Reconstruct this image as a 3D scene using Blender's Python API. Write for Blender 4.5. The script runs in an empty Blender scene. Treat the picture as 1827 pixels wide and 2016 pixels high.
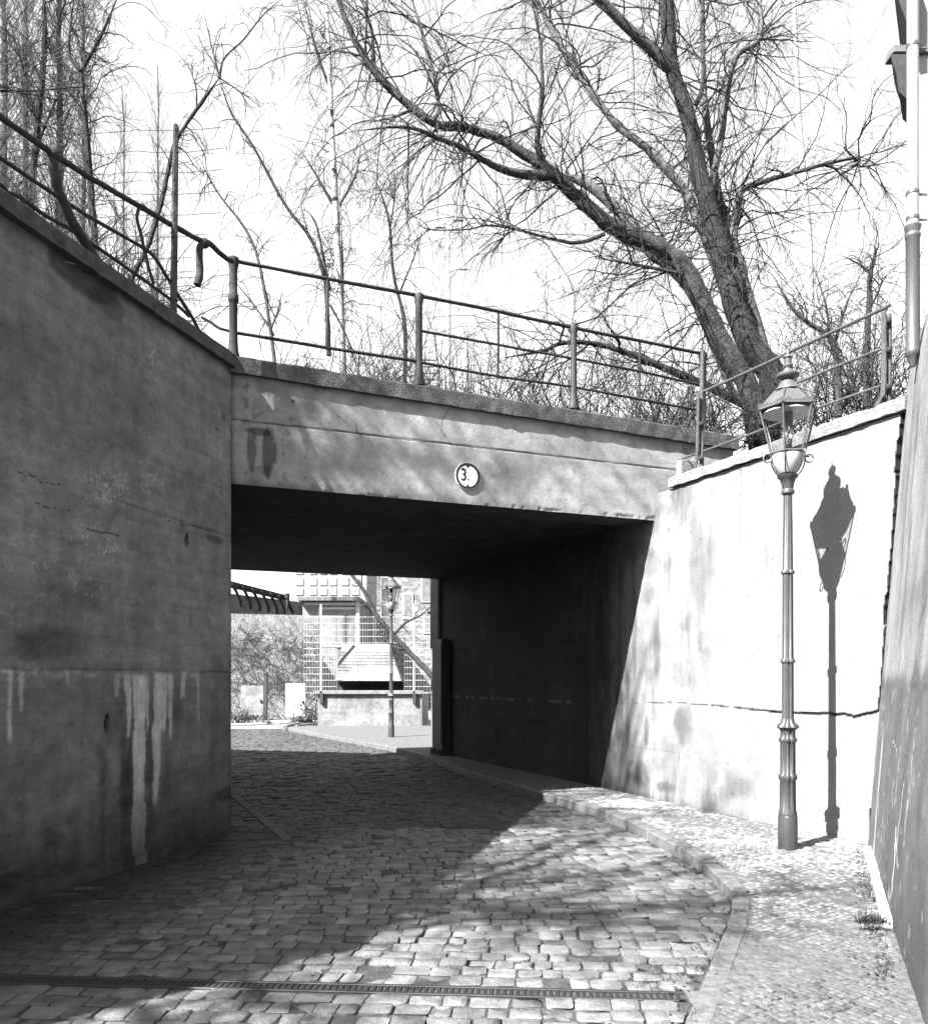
import bpy, math, random
import numpy as np
R = math.radians
random.seed(7); rng = np.random.default_rng(11)
sc = bpy.context.scene
C = sc.collection

# ---------------------------------------------------------------- camera, light
F, CX, HZ, EYE = 1650.0, 913.5, 1338.0, 1.6           # camera calibration (reference picture 1827 x 2016)
cam = bpy.data.objects.new('camera', bpy.data.cameras.new('camera'))
C.objects.link(cam); sc.camera = cam
cam.location = (0, 0, EYE); cam.rotation_euler = (R(90), 0, 0)
cam.data.sensor_fit = 'VERTICAL'; cam.data.sensor_height = 36; cam.data.sensor_width = 36
cam.data.lens = 36*F/2016.0
cam.data.shift_y = (HZ-1008)/2016.0
cam.data.clip_start = .05; cam.data.clip_end = 2000

SUN_EL = 45.6
SUN_DIR = np.array([.75, .66, -math.tan(R(SUN_EL))])    # direction the light travels
SUN_DIR /= np.linalg.norm(SUN_DIR)
w = bpy.data.worlds.new('World'); sc.world = w; w.use_nodes = True
nt = w.node_tree; nt.nodes.clear()
out = nt.nodes.new('ShaderNodeOutputWorld'); bg = nt.nodes.new('ShaderNodeBackground')
sky = nt.nodes.new('ShaderNodeTexSky'); sky.sky_type = 'NISHITA'; sky.sun_disc = False
sky.sun_elevation = R(SUN_EL); sky.sun_rotation = math.atan2(-.75, -.66)
sky.air_density = 1.3; sky.dust_density = 1.0; sky.ozone_density = 1.0
bw = nt.nodes.new('ShaderNodeSeparateColor')       # blue sensitive film: the sky's blue channel, in grey
nt.links.new(sky.outputs[0], bw.inputs[0]); nt.links.new(bw.outputs['Blue'], bg.inputs['Color'])
nt.links.new(bg.outputs[0], out.inputs[0]); bg.inputs['Strength'].default_value = .056
sun = bpy.data.objects.new('sun', bpy.data.lights.new('sun', 'SUN')); C.objects.link(sun)
sun.data.energy = 5.0; sun.data.angle = R(.53); sun.data.color = (1, 1, 1)
from mathutils import Vector, Matrix
sun.rotation_euler = Vector(SUN_DIR).to_track_quat('-Z', 'Y').to_euler()
sun.location = (-8, -8, 14)
vs = sc.view_settings
vs.view_transform = 'Standard'; vs.look = 'None'; vs.exposure = 2.7; vs.gamma = 1; vs.use_curve_mapping = False

# ---------------------------------------------------------------- helpers
def at(u, v, Y):
    return np.array([(u-CX)/F*Y, Y, EYE-(v-HZ)/F*Y])

def on_plane(u, v, O, U):
    """ray of the calibrated view cut with the vertical plane through O along U: (s, z)"""
    a = (u-CX)/F
    s = (a*O[1]-O[0])/(U[0]-a*U[1])
    Y = O[1]+s*U[1]
    return s, EYE-(v-HZ)/F*Y

def hash2(ix, iy, seed):
    h = (ix.astype(np.int64)*374761393+iy.astype(np.int64)*668265263+seed*974634777) & 0x7fffffff
    h = ((h ^ (h >> 13))*1274126177) & 0x7fffffff
    return ((h ^ (h >> 16)) & 0xffff)/65535.0

def vn(x, y, seed=0):
    x = np.asarray(x, float); y = np.asarray(y, float)
    ix = np.floor(x); iy = np.floor(y); fx = x-ix; fy = y-iy
    fx = fx*fx*(3-2*fx); fy = fy*fy*(3-2*fy)
    a = hash2(ix, iy, seed); b = hash2(ix+1, iy, seed); c = hash2(ix, iy+1, seed); d = hash2(ix+1, iy+1, seed)
    return (a*(1-fx)+b*fx)*(1-fy)+(c*(1-fx)+d*fx)*fy

def fbm(x, y, oct=4, seed=0, gain=.5):
    t = 0; amp = 1; tot = 0
    for i in range(oct):
        t = t+amp*vn(x*2**i, y*2**i, seed+i*17); tot += amp; amp *= gain
    return t/tot

def sstep(a, b, x):
    t = np.clip((x-a)/(b-a), 0, 1); return t*t*(3-2*t)

ORG = {}
def tag(o, label=None, cat=None, group=None, kind=None):
    if label: o['label'] = label
    if cat: o['category'] = cat
    if group: o['group'] = group
    if kind: o['kind'] = kind
    return o

def thing(name, loc, label=None, cat=None, group=None, kind=None):
    o = bpy.data.objects.new(name, None); C.objects.link(o)
    o.location = [float(q) for q in loc]; o.empty_display_size = .2
    ORG[o.name] = np.array(loc, float)
    return tag(o, label, cat, group, kind)

def link_mesh(name, me, mat, parent=None):
    o = bpy.data.objects.new(name, me); C.objects.link(o)
    if mat is not None: me.materials.append(mat)
    if parent is not None:
        o.parent = parent; ORG[o.name] = ORG[parent.name]
    else:
        ORG[o.name] = np.zeros(3)
    return o

def np_mesh(name, V, quads=None, tris=None, col=None, smooth=True, off=None):
    V = np.asarray(V, np.float32)
    if off is not None: V = V-np.asarray(off, np.float32)
    me = bpy.data.meshes.new(name)
    me.vertices.add(len(V)); me.vertices.foreach_set('co', V.ravel())
    q = np.asarray(quads, np.int32).reshape(-1, 4) if quads is not None and len(quads) else np.zeros((0, 4), np.int32)
    t = np.asarray(tris, np.int32).reshape(-1, 3) if tris is not None and len(tris) else np.zeros((0, 3), np.int32)
    loops = np.concatenate([q.ravel(), t.ravel()])
    starts = np.concatenate([np.arange(len(q))*4, len(q)*4+np.arange(len(t))*3])
    me.loops.add(len(loops)); me.loops.foreach_set('vertex_index', loops)
    me.polygons.add(len(q)+len(t)); me.polygons.foreach_set('loop_start', starts.astype(np.int32))
    me.polygons.foreach_set('use_smooth', np.full(len(q)+len(t), smooth))
    me.update(calc_edges=True); me.validate()
    if col is not None:
        a = me.attributes.new('col', 'FLOAT_COLOR', 'POINT')
        c = np.ones((len(V), 4), np.float32); c[:, :3] = np.asarray(col, np.float32)[:, None]
        a.data.foreach_set('color', c.ravel())
    return me

class MB:
    """collects polygons, links them as ONE mesh object"""
    def __init__(s): s.v = []; s.f = []; s.sm = []
    def add(s, vs, fs, smooth=False):
        b = len(s.v); s.v += [tuple(float(q) for q in p) for p in vs]
        for f in fs: s.f.append(tuple(b+i for i in f)); s.sm.append(smooth)
        return s
    def box(s, c, h, ax=None, bev=0):
        c = np.array(c, float)
        if ax is None: ax = np.eye(3)
        ax = np.array(ax, float)
        if bev <= 0:
            vs = [c+ax[0]*h[0]*i+ax[1]*h[1]*j+ax[2]*h[2]*k for k in (-1, 1) for j in (-1, 1) for i in (-1, 1)]
            return s.add(vs, [(0, 2, 3, 1), (4, 5, 7, 6), (0, 1, 5, 4), (1, 3, 7, 5), (3, 2, 6, 7), (2, 0, 4, 6)])
        vs = []; idx = {}
        for a in range(3):
            for i in (-1, 1):
                for j in (-1, 1):
                    for k in (-1, 1):
                        sg = (i, j, k); d = [h[m]-(0 if m == a else bev) for m in range(3)]
                        idx[(a, sg)] = len(vs)
                        vs.append(c+sum(ax[m]*sg[m]*d[m] for m in range(3)))
        fs = []
        for a in range(3):
            b_, c_ = [m for m in range(3) if m != a]
            for sa in (-1, 1):
                ring = []
                for sb, s2 in ((-1, -1), (1, -1), (1, 1), (-1, 1)):
                    g = [0, 0, 0]; g[a] = sa; g[b_] = sb; g[c_] = s2; ring.append(idx[(a, tuple(g))])
                fs.append(ring)
        for a in range(3):
            b_, c_ = [m for m in range(3) if m != a]
            for sb in (-1, 1):
                for s2 in (-1, 1):
                    g0 = [0, 0, 0]; g1 = [0, 0, 0]
                    g0[a] = -1; g1[a] = 1; g0[b_] = g1[b_] = sb; g0[c_] = g1[c_] = s2
                    fs.append([idx[(b_, tuple(g0))], idx[(b_, tuple(g1))], idx[(c_, tuple(g1))], idx[(c_, tuple(g0))]])
        for i in (-1, 1):
            for j in (-1, 1):
                for k in (-1, 1): fs.append([idx[(0, (i, j, k))], idx[(1, (i, j, k))], idx[(2, (i, j, k))]])
        return s.add(vs, fs)
    def prism(s, poly, z0, z1):
        n = len(poly)
        zz0 = z0 if hasattr(z0, '__len__') else [z0]*n
        zz1 = z1 if hasattr(z1, '__len__') else [z1]*n
        vs = [(p[0], p[1], zz0[i]) for i, p in enumerate(poly)]+[(p[0], p[1], zz1[i]) for i, p in enumerate(poly)]
        fs = [tuple(range(n))[::-1], tuple(range(n, 2*n))]+[(i, (i+1) % n, n+(i+1) % n, n+i) for i in range(n)]
        return s.add(vs, fs)
    def tube(s, pts, r, n=8, cap=True):
        P = np.array(pts, float); k = len(P)
        rr = np.full(k, r) if np.isscalar(r) else np.array(r, float)
        T = np.gradient(P, axis=0); T /= np.linalg.norm(T, axis=1)[:, None]+1e-9
        ref = np.array([0, 0, 1.]) if abs(T[0][2]) < .8 else np.array([1., 0, 0])
        vs = []
        A = np.cross(T[0], ref); A /= np.linalg.norm(A)
        for i in range(k):
            A = A-T[i]*A.dot(T[i]); A /= np.linalg.norm(A)+1e-9; B = np.cross(T[i], A)
            for j in range(n):
                a = 2*math.pi*j/n; vs.append(P[i]+rr[i]*(A*math.cos(a)+B*math.sin(a)))
        fs = [(i*n+j, i*n+(j+1) % n, (i+1)*n+(j+1) % n, (i+1)*n+j) for i in range(k-1) for j in range(n)]
        s.add(vs, fs, True)
        if cap:
            b = len(s.v)-k*n
            s.f.append(tuple(b+j for j in range(n))[::-1]); s.sm.append(False)
            s.f.append(tuple(b+(k-1)*n+j for j in range(n))); s.sm.append(False)
        return s
    def lathe(s, c, prof, n=24, flute=None, smooth=True, rot=0):
        vs = []
        for r, z in prof:
            for j in range(n):
                a = 2*math.pi*j/n+rot; q = r
                if flute and flute[2] <= z <= flute[3]: q = r*(1+flute[1]*(abs(math.sin(flute[0]*a/2))-.6))
                vs.append((c[0]+q*math.cos(a), c[1]+q*math.sin(a), c[2]+z))
        k = len(prof)
        fs = [(i*n+j, i*n+(j+1) % n, (i+1)*n+(j+1) % n, (i+1)*n+j) for i in range(k-1) for j in range(n)]
        fs += [tuple(range(n))[::-1], tuple((k-1)*n+j for j in range(n))]
        return s.add(vs, fs, smooth)
    def sphere(s, c, r, n=10, sq=(1, 1, 1)):
        prof = [(max(1e-4, r*math.sin(math.pi*i/6)), -r*math.cos(math.pi*i/6)) for i in range(7)]
        b = len(s.v); s.lathe((0, 0, 0), prof, n)
        for i in range(b, len(s.v)):
            p = s.v[i]; s.v[i] = (c[0]+p[0]*sq[0], c[1]+p[1]*sq[1], c[2]+p[2]*sq[2])
        return s
    def build(s, name, mat, parent=None):
        me = bpy.data.meshes.new(name)
        off = ORG[parent.name] if parent is not None else np.zeros(3)
        me.from_pydata([(p[0]-off[0], p[1]-off[1], p[2]-off[2]) for p in s.v], [], s.f)
        me.polygons.foreach_set('use_smooth', s.sm); me.update()
        if not any(s.sm):
            pass
        else:
            try: me.set_sharp_from_angle(angle=R(40))
            except Exception: pass
        return link_mesh(name, me, mat, parent)

def copy_tree(o, parent=None):
    c = o.copy(); C.objects.link(c)
    if parent is not None: c.parent = parent
    ORG[c.name] = ORG.get(o.name, np.zeros(3))
    for ch in list(o.children): copy_tree(ch, c)
    return c

def catmull(P, per=6):
    P = np.array(P, float); n = len(P); o = []
    for i in range(n-1):
        p0 = P[max(i-1, 0)]; p1 = P[i]; p2 = P[i+1]; p3 = P[min(i+2, n-1)]
        for j in range(per):
            t = j/per
            o.append(.5*((2*p1)+(-p0+p2)*t+(2*p0-5*p1+4*p2-p3)*t*t+(-p0+3*p1-3*p2+p3)*t**3))
    o.append(P[-1]); return np.array(o)

# ---------------------------------------------------------------- materials (monochrome)
M = {}
def mat(name, base=.3, rough=.85, var=.25, scale=6, bump=.0, bscale=40, attr=False, metal=0, fine=.12, fscale=90, spec=.3):
    m = bpy.data.materials.new(name); m.use_nodes = True
    n = m.node_tree.nodes; l = m.node_tree.links
    b = n['Principled BSDF']; b.inputs['Roughness'].default_value = rough; b.inputs['Metallic'].default_value = metal
    b.inputs['Specular IOR Level'].default_value = spec
    tc = n.new('ShaderNodeTexCoord')
    def noise(sca, det=5):
        q = n.new('ShaderNodeTexNoise'); q.inputs['Scale'].default_value = sca; q.inputs['Detail'].default_value = det
        q.inputs['Roughness'].default_value = .6
        l.new(tc.outputs['Object'], q.inputs['Vector']); return q.outputs['Fac']
    def rng_(fac, lo, hi):
        q = n.new('ShaderNodeMapRange'); q.inputs[1].default_value = .3; q.inputs[2].default_value = .7
        q.inputs[3].default_value = lo; q.inputs[4].default_value = hi; l.new(fac, q.inputs[0]); return q.outputs[0]
    def mul(a, c):
        q = n.new('ShaderNodeMath'); q.operation = 'MULTIPLY'
        l.new(a, q.inputs[0])
        if isinstance(c, float): q.inputs[1].default_value = c
        else: l.new(c, q.inputs[1])
        return q.outputs[0]
    v = mul(rng_(noise(scale), 1-var, 1+var), rng_(noise(fscale, 3), 1-fine, 1+fine))
    if attr:
        at_ = n.new('ShaderNodeAttribute'); at_.attribute_name = 'col'
        v = mul(v, at_.outputs['Fac'])
    else:
        v = mul(v, float(base))
    l.new(v, b.inputs['Base Color'])
    if bump > 0:
        bp = n.new('ShaderNodeBump'); bp.inputs['Strength'].default_value = bump; bp.inputs['Distance'].default_value = .02
        l.new(noise(bscale, 8), bp.inputs['Height']); l.new(bp.outputs[0], b.inputs['Normal'])
    M[name] = m; return m

mat('wall', attr=True, var=.2, scale=7, bump=.22, bscale=40, fine=.2, fscale=90, rough=.93, spec=.15)
mat('plaster', attr=True, var=.1, scale=5, bump=.4, bscale=50, fine=.14, fscale=140, rough=.9, spec=.15)
mat('coping', base=0.0544, var=.4, scale=7, bump=.8, bscale=45, fine=.3, fscale=60, rough=.95, spec=.1)
mat('coping_light', base=0.1408, var=.3, scale=8, bump=.8, bscale=45, fine=.25, fscale=60, rough=.95, spec=.1)
mat('concrete', base=0.1088, var=.25, scale=4, bump=.4, rough=.92, spec=.15)
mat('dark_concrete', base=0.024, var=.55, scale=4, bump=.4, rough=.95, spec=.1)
mat('stone', attr=True, var=.42, scale=8, bump=.6, bscale=45, fine=.32, fscale=90, rough=.75, spec=.3)
mat('mosaic', attr=True, var=.25, scale=11, bump=.3, bscale=120, fine=.15, fscale=150, rough=.75, spec=.3)
mat('joint', base=0.05, var=.4, scale=12, bump=.8, bscale=80, rough=1, spec=.05)
mat('earth', base=0.0384, var=.4, scale=3, bump=.8, bscale=20, rough=1, spec=.05)
mat('granite', base=0.085, var=.45, scale=14, bump=.6, bscale=70, fine=.3, fscale=140, rough=.8)
mat('edge', base=.05, var=.4, scale=9, bump=.6, bscale=60, fine=.3, rough=.8)
mat('iron', base=0.01408, var=.35, scale=20, bump=.6, bscale=90, fine=.3, rough=.75, spec=.3)
mat('iron_paint', base=0.02, var=.3, scale=18, bump=.3, bscale=90, fine=.2, rough=.6)
mat('rail_right', base=0.0448, var=.45, scale=22, bump=.4, bscale=90, fine=.3, rough=.65)
mat('lamp_paint', base=0.0352, var=.18, scale=9, bump=.1, bscale=90, rough=.42, spec=.4)
mat('lamp_roof', base=0.0544, var=.15, scale=12, bump=.1, rough=.42, spec=.5)
mat('lamp_dark', base=0.0128, var=.2, scale=12, rough=.5)
mat('enamel', base=0.32, var=.15, scale=14, fine=.06, rough=.35, spec=.5)
mat('white_paint', base=0.384, var=.08, scale=6, rough=.7)
mat('zinc', base=0.15, var=.1, scale=8, rough=.5, spec=.5)
mat('cast_pipe', base=0.0448, var=.12, scale=9, rough=.45, spec=.5)
mat('dark_paint', base=0.0192, var=.3, scale=9, rough=.6)
mat('sign_white', base=.78, var=.03, scale=6, fine=.03, rough=.5)
mat('sign_ring', base=0.012, var=.15, scale=20, rough=.5)
mat('sign_worn', base=.35, var=.2, scale=20, rough=.5)
mat('steel_grate', base=0.011, var=.3, scale=30, rough=.55, spec=.5)
mat('bark_dark', base=0.024, var=.45, scale=14, bump=1.0, bscale=30, fine=.3, fscale=70, rough=.95, spec=.1)
mat('bark', base=0.045, var=.45, scale=12, bump=1.0, bscale=30, fine=.3, fscale=70, rough=.95, spec=.1)
mat('bark_pale', base=0.07, var=.4, scale=12, bump=.8, bscale=30, fine=.3, fscale=70, rough=.95, spec=.1)
mat('birch', base=0.32, var=.35, scale=9, bump=.4, bscale=30, fine=.3, fscale=40, rough=.9, spec=.1)
mat('twig', base=0.034, var=.35, scale=3, fine=.2, rough=.9, spec=.1)
mat('twig_pale', base=0.06, var=.35, scale=3, fine=.2, rough=.9, spec=.1)
mat('grass_dry', base=0.0544, var=.5, scale=4, fine=.3, rough=.95, spec=.05)
mat('weed', base=0.0224, var=.5, scale=9, fine=.3, rough=.9, spec=.1)
mat('far_white', base=0.26, var=.06, scale=1.2, rough=.9, spec=.1)
mat('far_grey', base=0.16, var=.12, scale=1.5, rough=.9, spec=.1)
mat('far_window', base=0.21, var=.15, scale=1.5, rough=.35)
mat('galvanised', base=0.256, var=.1, scale=5, rough=.5, spec=.5)
mat('ivy_wall', base=0.19, var=.45, scale=2.2, bump=.5, bscale=12, fine=.35, fscale=14, rough=.95, spec=.1)
mat('stained', base=0.14, var=.45, scale=1.6, bump=.4, bscale=20, fine=.25, fscale=9, rough=.92, spec=.1)
mat('far_dark', base=0.032, var=.3, scale=3, rough=.9)

# birch bark: pale with dark cross marks
m = M['birch']; n = m.node_tree.nodes; l = m.node_tree.links
q = n.new('ShaderNodeTexNoise'); q.inputs['Scale'].default_value = 3.5; q.inputs['Detail'].default_value = 4
tc = n.new('ShaderNodeTexCoord'); mp = n.new('ShaderNodeMapping'); mp.inputs['Scale'].default_value = (1, 1, 1.4)
l.new(tc.outputs['Object'], mp.inputs[0]); l.new(mp.outputs[0], q.inputs['Vector'])
mr = n.new('ShaderNodeMapRange'); mr.inputs[1].default_value = .60; mr.inputs[2].default_value = .64; mr.inputs[3].default_value = 1; mr.inputs[4].default_value = .06
l.new(q.outputs['Fac'], mr.inputs[0]); mu = n.new('ShaderNodeMath'); mu.operation = 'MULTIPLY'
bs = n['Principled BSDF']; src = bs.inputs['Base Color'].links[0].from_socket
l.new(src, mu.inputs[0]); l.new(mr.outputs[0], mu.inputs[1]); l.new(mu.outputs[0], bs.inputs['Base Color'])

def brick_mat(name, c1, c2, mortar, sc_):
    m = bpy.data.materials.new(name); m.use_nodes = True
    n = m.node_tree.nodes; l = m.node_tree.links; b = n['Principled BSDF']
    tc = n.new('ShaderNodeTexCoord'); mp = n.new('ShaderNodeMapping'); mp.inputs['Rotation'].default_value = (R(90), 0, 0)
    br = n.new('ShaderNodeTexBrick'); br.inputs['Color1'].default_value = (c1*.64, c1*.64, c1*.64, 1); br.inputs['Color2'].default_value = (c2, c2, c2, 1)
    br.inputs['Mortar'].default_value = (mortar,)*3+(1,); br.inputs['Scale'].default_value = sc_; br.inputs['Mortar Size'].default_value = .012
    l.new(tc.outputs['Object'], mp.inputs[0]); l.new(mp.outputs[0], br.inputs['Vector']); l.new(br.outputs['Color'], b.inputs['Base Color'])
    b.inputs['Roughness'].default_value = .9; M[name] = m
brick_mat('far_brick', .10, .16, .15, 2.0)

gl = bpy.data.materials.new('glass'); gl.use_nodes = True
n = gl.node_tree.nodes; l = gl.node_tree.links; n.clear()
o_ = n.new('ShaderNodeOutputMaterial'); mx = n.new('ShaderNodeMixShader'); tr = n.new('ShaderNodeBsdfTransparent'); go = n.new('ShaderNodeBsdfGlossy')
fr = n.new('ShaderNodeValue'); fr.outputs[0].default_value = .07; tr.inputs[0].default_value = (.86, .86, .86, 1)
go.inputs['Roughness'].default_value = .05
l.new(fr.outputs[0], mx.inputs[0]); l.new(tr.outputs[0], mx.inputs[1]); l.new(go.outputs[0], mx.inputs[2]); l.new(mx.outputs[0], o_.inputs[0])
M['glass'] = gl

# ---------------------------------------------------------------- key points of the place
CL = np.array([-2.426, 8.74]); UL = np.array([-.266, -.964]); NL = np.array([.964, -.266])     # left wall, towards the viewer
UF = np.array([.9365, .3507]); NF = np.array([.3507, -.9365])                                   # bridge front
W0 = np.array([3.707, 7.58]); UW = np.array([-.404, .915]); NW = np.array([-.915, -.404])       # right wing wall, going away
FR = CL+UF*5.15
def wl(t): return W0+UW*t
T_FAR = 10.33
FARR = wl(T_FAR); FARL = np.array([-4.32, 15.55])
LEFT_T = CL+np.array([-.404, .915])*7.1
BU = np.array([-.380, -.925]); B0 = np.array([3.465, 7.13]); BN = np.array([-.925, .380])       # right building, towards the viewer

def wall_grid(name, O, U, N, s0, s1, zlo, zhi, ds, dz, colf, dispf, thick, matr, parent, batter=None, edge=1.0):
    ns = int(round((s1-s0)/ds))+1
    S = np.linspace(s0, s1, ns); zl = zlo(S) if callable(zlo) else np.full(ns, zlo); zh = zhi(S) if callable(zhi) else np.full(ns, zhi)
    nz = int(round((zh-zl).max()/dz))+1; q = np.linspace(0, 1, nz)
    SS = np.repeat(S[:, None], nz, 1); ZZ = zl[:, None]+(zh-zl)[:, None]*q[None, :]
    col = colf(SS, ZZ); D = dispf(SS, ZZ)
    if batter is not None: D = D+batter(ZZ)
    X = O[0]+U[0]*SS+N[0]*D; Y = O[1]+U[1]*SS+N[1]*D
    V = np.stack([X, Y, ZZ], -1).reshape(-1, 3)
    I = np.arange(ns*nz).reshape(ns, nz)
    Q = np.stack([I[:-1, :-1], I[1:, :-1], I[1:, 1:], I[:-1, 1:]], -1).reshape(-1, 4)
    # is the winding facing N?
    a, b_, c_ = V[Q[0][0]], V[Q[0][1]], V[Q[0][2]]
    if np.cross(b_-a, c_-a)[:2].dot(N) < 0: Q = Q[:, ::-1]; flip = True
    else: flip = False
    rim = np.concatenate([I[:, 0], I[-1, 1:], I[-2::-1, -1], I[0, -2:0:-1]])
    m0 = len(V); back = V[rim].copy(); off = D.reshape(-1)[rim]
    back[:, 0] -= N[0]*(thick+off*0); back[:, 1] -= N[1]*(thick)
    V2 = np.concatenate([V, V[rim], back]); k = len(rim)
    a = m0+np.arange(k); b2 = np.roll(a, -1); side = np.stack([a, a+k, b2+k, b2], -1)
    if flip: side = side[:, ::-1]
    cc = np.concatenate([col.reshape(-1), col.reshape(-1)[rim]*edge, col.reshape(-1)[rim]*edge])
    me = np_mesh(name, V2, np.concatenate([Q, side]), col=cc, off=ORG[parent.name] if parent else None)
    try: me.set_sharp_from_angle(angle=R(50))
    except Exception: pass
    return link_mesh(name, me, matr, parent)

def rough_beam(mb, P0, P1, U_perp, w0, w1, zb0, zb1, zt0, zt1, seg=.09, jit=.003):
    """coping: swept box between two plan points, its arrises worn"""
    P0 = np.array(P0, float); P1 = np.array(P1, float); L = np.linalg.norm(P1-P0); n = max(2, int(L/seg)); vs = []
    up = np.array(U_perp, float)
    c = .018
    for i in range(n+1):
        t = i/n; p = P0+(P1-P0)*t; zb = zb0+(zb1-zb0)*t; zt = zt0+(zt1-zt0)*t
        for (a, z) in ((w0, zb), (w0, zt-c), (w0-c*1.3*np.sign(w0-w1), zt), (w1+c*np.sign(w0-w1), zt), (w1, zt-c), (w1, zb)):
            j = rng.normal(0, jit, 2); vs.append((p[0]+up[0]*(a+j[0]), p[1]+up[1]*(a+j[0]), z+j[1]))
    fs = [(i*6+j, i*6+(j+1) % 6, (i+1)*6+(j+1) % 6, (i+1)*6+j) for i in range(n) for j in range(6)]
    fs += [tuple(range(6))[::-1], tuple(n*6+j for j in range(6))]
    mb.add(vs, fs); return mb

# ---------------------------------------------------------------- ground, earth
mb = MB(); mb.add([(-400, -200, -.09), (400, -200, -.09), (400, 700, -.09), (-400, 700, -.09)], [(0, 1, 2, 3)])
tag(mb.build('ground', M['earth']), kind='structure')

def lside(Y):                                    # left edge of the roadway
    if Y < 8.74: return -3.227-.276*(5.83-Y)+.01
    if Y < 15.3: return CL[0]-.4415*(Y-8.74)
    return -5.32-(Y-15.3)*.62
KERB = [(.45, 2.3), (.78, 3.2), (1.057, 3.99), (1.40, 4.74), (1.79, 5.62), (1.93, 6.04), (1.99, 6.8), (1.93, 7.6), (1.80, 8.6), (1.62, 9.63), (.945, 11.38), (-.05, 14.1), (-.64, 16.3), (-1.75, 19.0), (-2.85, 21.1), (-4.2, 23.6), (-5.75, 26.7), (-9.4, 36)]
KX = np.array([k[0] for k in KERB]); KY = np.array([k[1] for k in KERB])
def kx(Y): return np.interp(Y, KY, KX)
def kz(Y): return np.interp(Y, [3, 5.4, 6.8, 40], [.012, .018, .10, .11])

road = thing('road', (0, 0, 0), kind='structure')
road['label'] = 'cobbled roadway curving left through the underpass'
mb = MB(); n_ = 60; ys = np.linspace(1.5, 36, n_); vs = []
for y in ys: vs += [(lside(y)-.6, y, -.008), (kx(y)+.02, y, -.008)]
mb.add(vs, [(2*i, 2*i+1, 2*i+3, 2*i+2) for i in range(n_-1)])
mb.build('road_bed', M['joint'], road)

def rounded(corners, z0, top, rise, r=.28, tone=.2, tilt=None):
    """one sett: corners in plan (ccw), worn rounded shoulders"""
    c = np.array(corners, float); cen = c.mean(0); ring = []
    for i in range(4):
        p = c[i]; a = c[i-1]-p; b = c[(i+1) % 4]-p
        la = np.linalg.norm(a); lb = np.linalg.norm(b); q = min(la, lb)*r*.55
        ring += [p+a/la*q, p+b/lb*q]
    ring = np.array(ring); vs = []
    tx = rng.normal(0, .014) if tilt is None else tilt; ty = rng.normal(0, .018)
    def zt(p): return (p[0]-cen[0])*tx+(p[1]-cen[1])*ty
    for f, z in ((1.0, z0), (1.0, top-rise*1.25), (.985, top-rise*.4), (.945, top)):
        for p in ring:
            pp = cen+(p-cen)*f+rng.normal(0, .0018, 2); vs.append((pp[0], pp[1], z+(zt(pp) if z > z0 else 0)+(rng.normal(0, .0012) if f < 1 else 0)))
    vs.append((cen[0], cen[1], top+rise*.15))
    fs4 = [(l*8+j, l*8+(j+1) % 8, (l+1)*8+(j+1) % 8, (l+1)*8+j) for l in range(3) for j in range(8)]
    fs3 = [(24+j, 24+(j+1) % 8, 32) for j in range(8)]
    return vs, fs4, fs3

# drain channel line
DA = np.array([-2.62, 4.497]); DB = np.array([1.115, 4.235])
# setts laid in rows that swing round with the street
stones = []
p = np.array([-.7, 2.75]); th = R(-4.0); first = True; passed = False; edge_prev = None; row = 0
def head(t): return np.array([-math.sin(t), math.cos(t)])
def rdir(t): return np.array([math.cos(t), math.sin(t)])
dist = 0
while p[1] < 25.5:
    dep = .132*random.uniform(.9, 1.12)
    ydr = DA[1]+(p[0]-DA[0])*(DB[1]-DA[1])/(DB[0]-DA[0])
    gap = False
    if not passed and p[1]+dep > ydr-.075:
        dep = ydr-.075-p[1]
        if dep < .06:
            p = np.array([p[0], ydr+.078]); passed = True; continue
    th2 = R(np.interp(p[1]+dep, [5.0, 9.0, 16, 19, 26], [-4.0, 20.5, 20.5, 26, 34]))
    p2 = p+head(th2)*dep
    wob = rng.normal(0, .008)
    a = -6.0-random.random()*.2
    d1 = rdir(th); d2 = rdir(th2)
    while a < 6:
        ln = random.choice((.11, .14, .16, .17, .2))*random.uniform(.92, 1.08)
        g = .0045; sk = [random.uniform(-.010, .010) for _ in range(4)]
        c0 = p+d1*(a+g+sk[0]); c1 = p+d1*(a+ln-g+sk[1]); c2 = p2+d2*(a+ln-g+sk[2]); c3 = p2+d2*(a+g+sk[3])
        h1 = head(th)*(g*.8+random.uniform(-.003, .007))
        c0 = c0+h1; c1 = c1+h1; c2 = c2-h1; c3 = c3-h1
        cen = (c0+c1+c2+c3)/4
        dd = np.dot(c3-c0, head(th))
        for c_ in (c0, c1, c2, c3): c_[0] = min(c_[0], kx(c_[1])-.008)
        cen = (c0+c1+c2+c3)/4
        if dd > .05 and lside(cen[1])-.1 < cen[0] and min(c1[0]-c0[0], c2[0]-c3[0]) > .045: stones.append((np.array([c0, c1, c2, c3]), cen))
        a += ln
    p = p2; th = th2; row += 1
    if not passed and abs(ydr-.075-p[1]) < .01: p = np.array([p[0], ydr+.078]); passed = True

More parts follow.
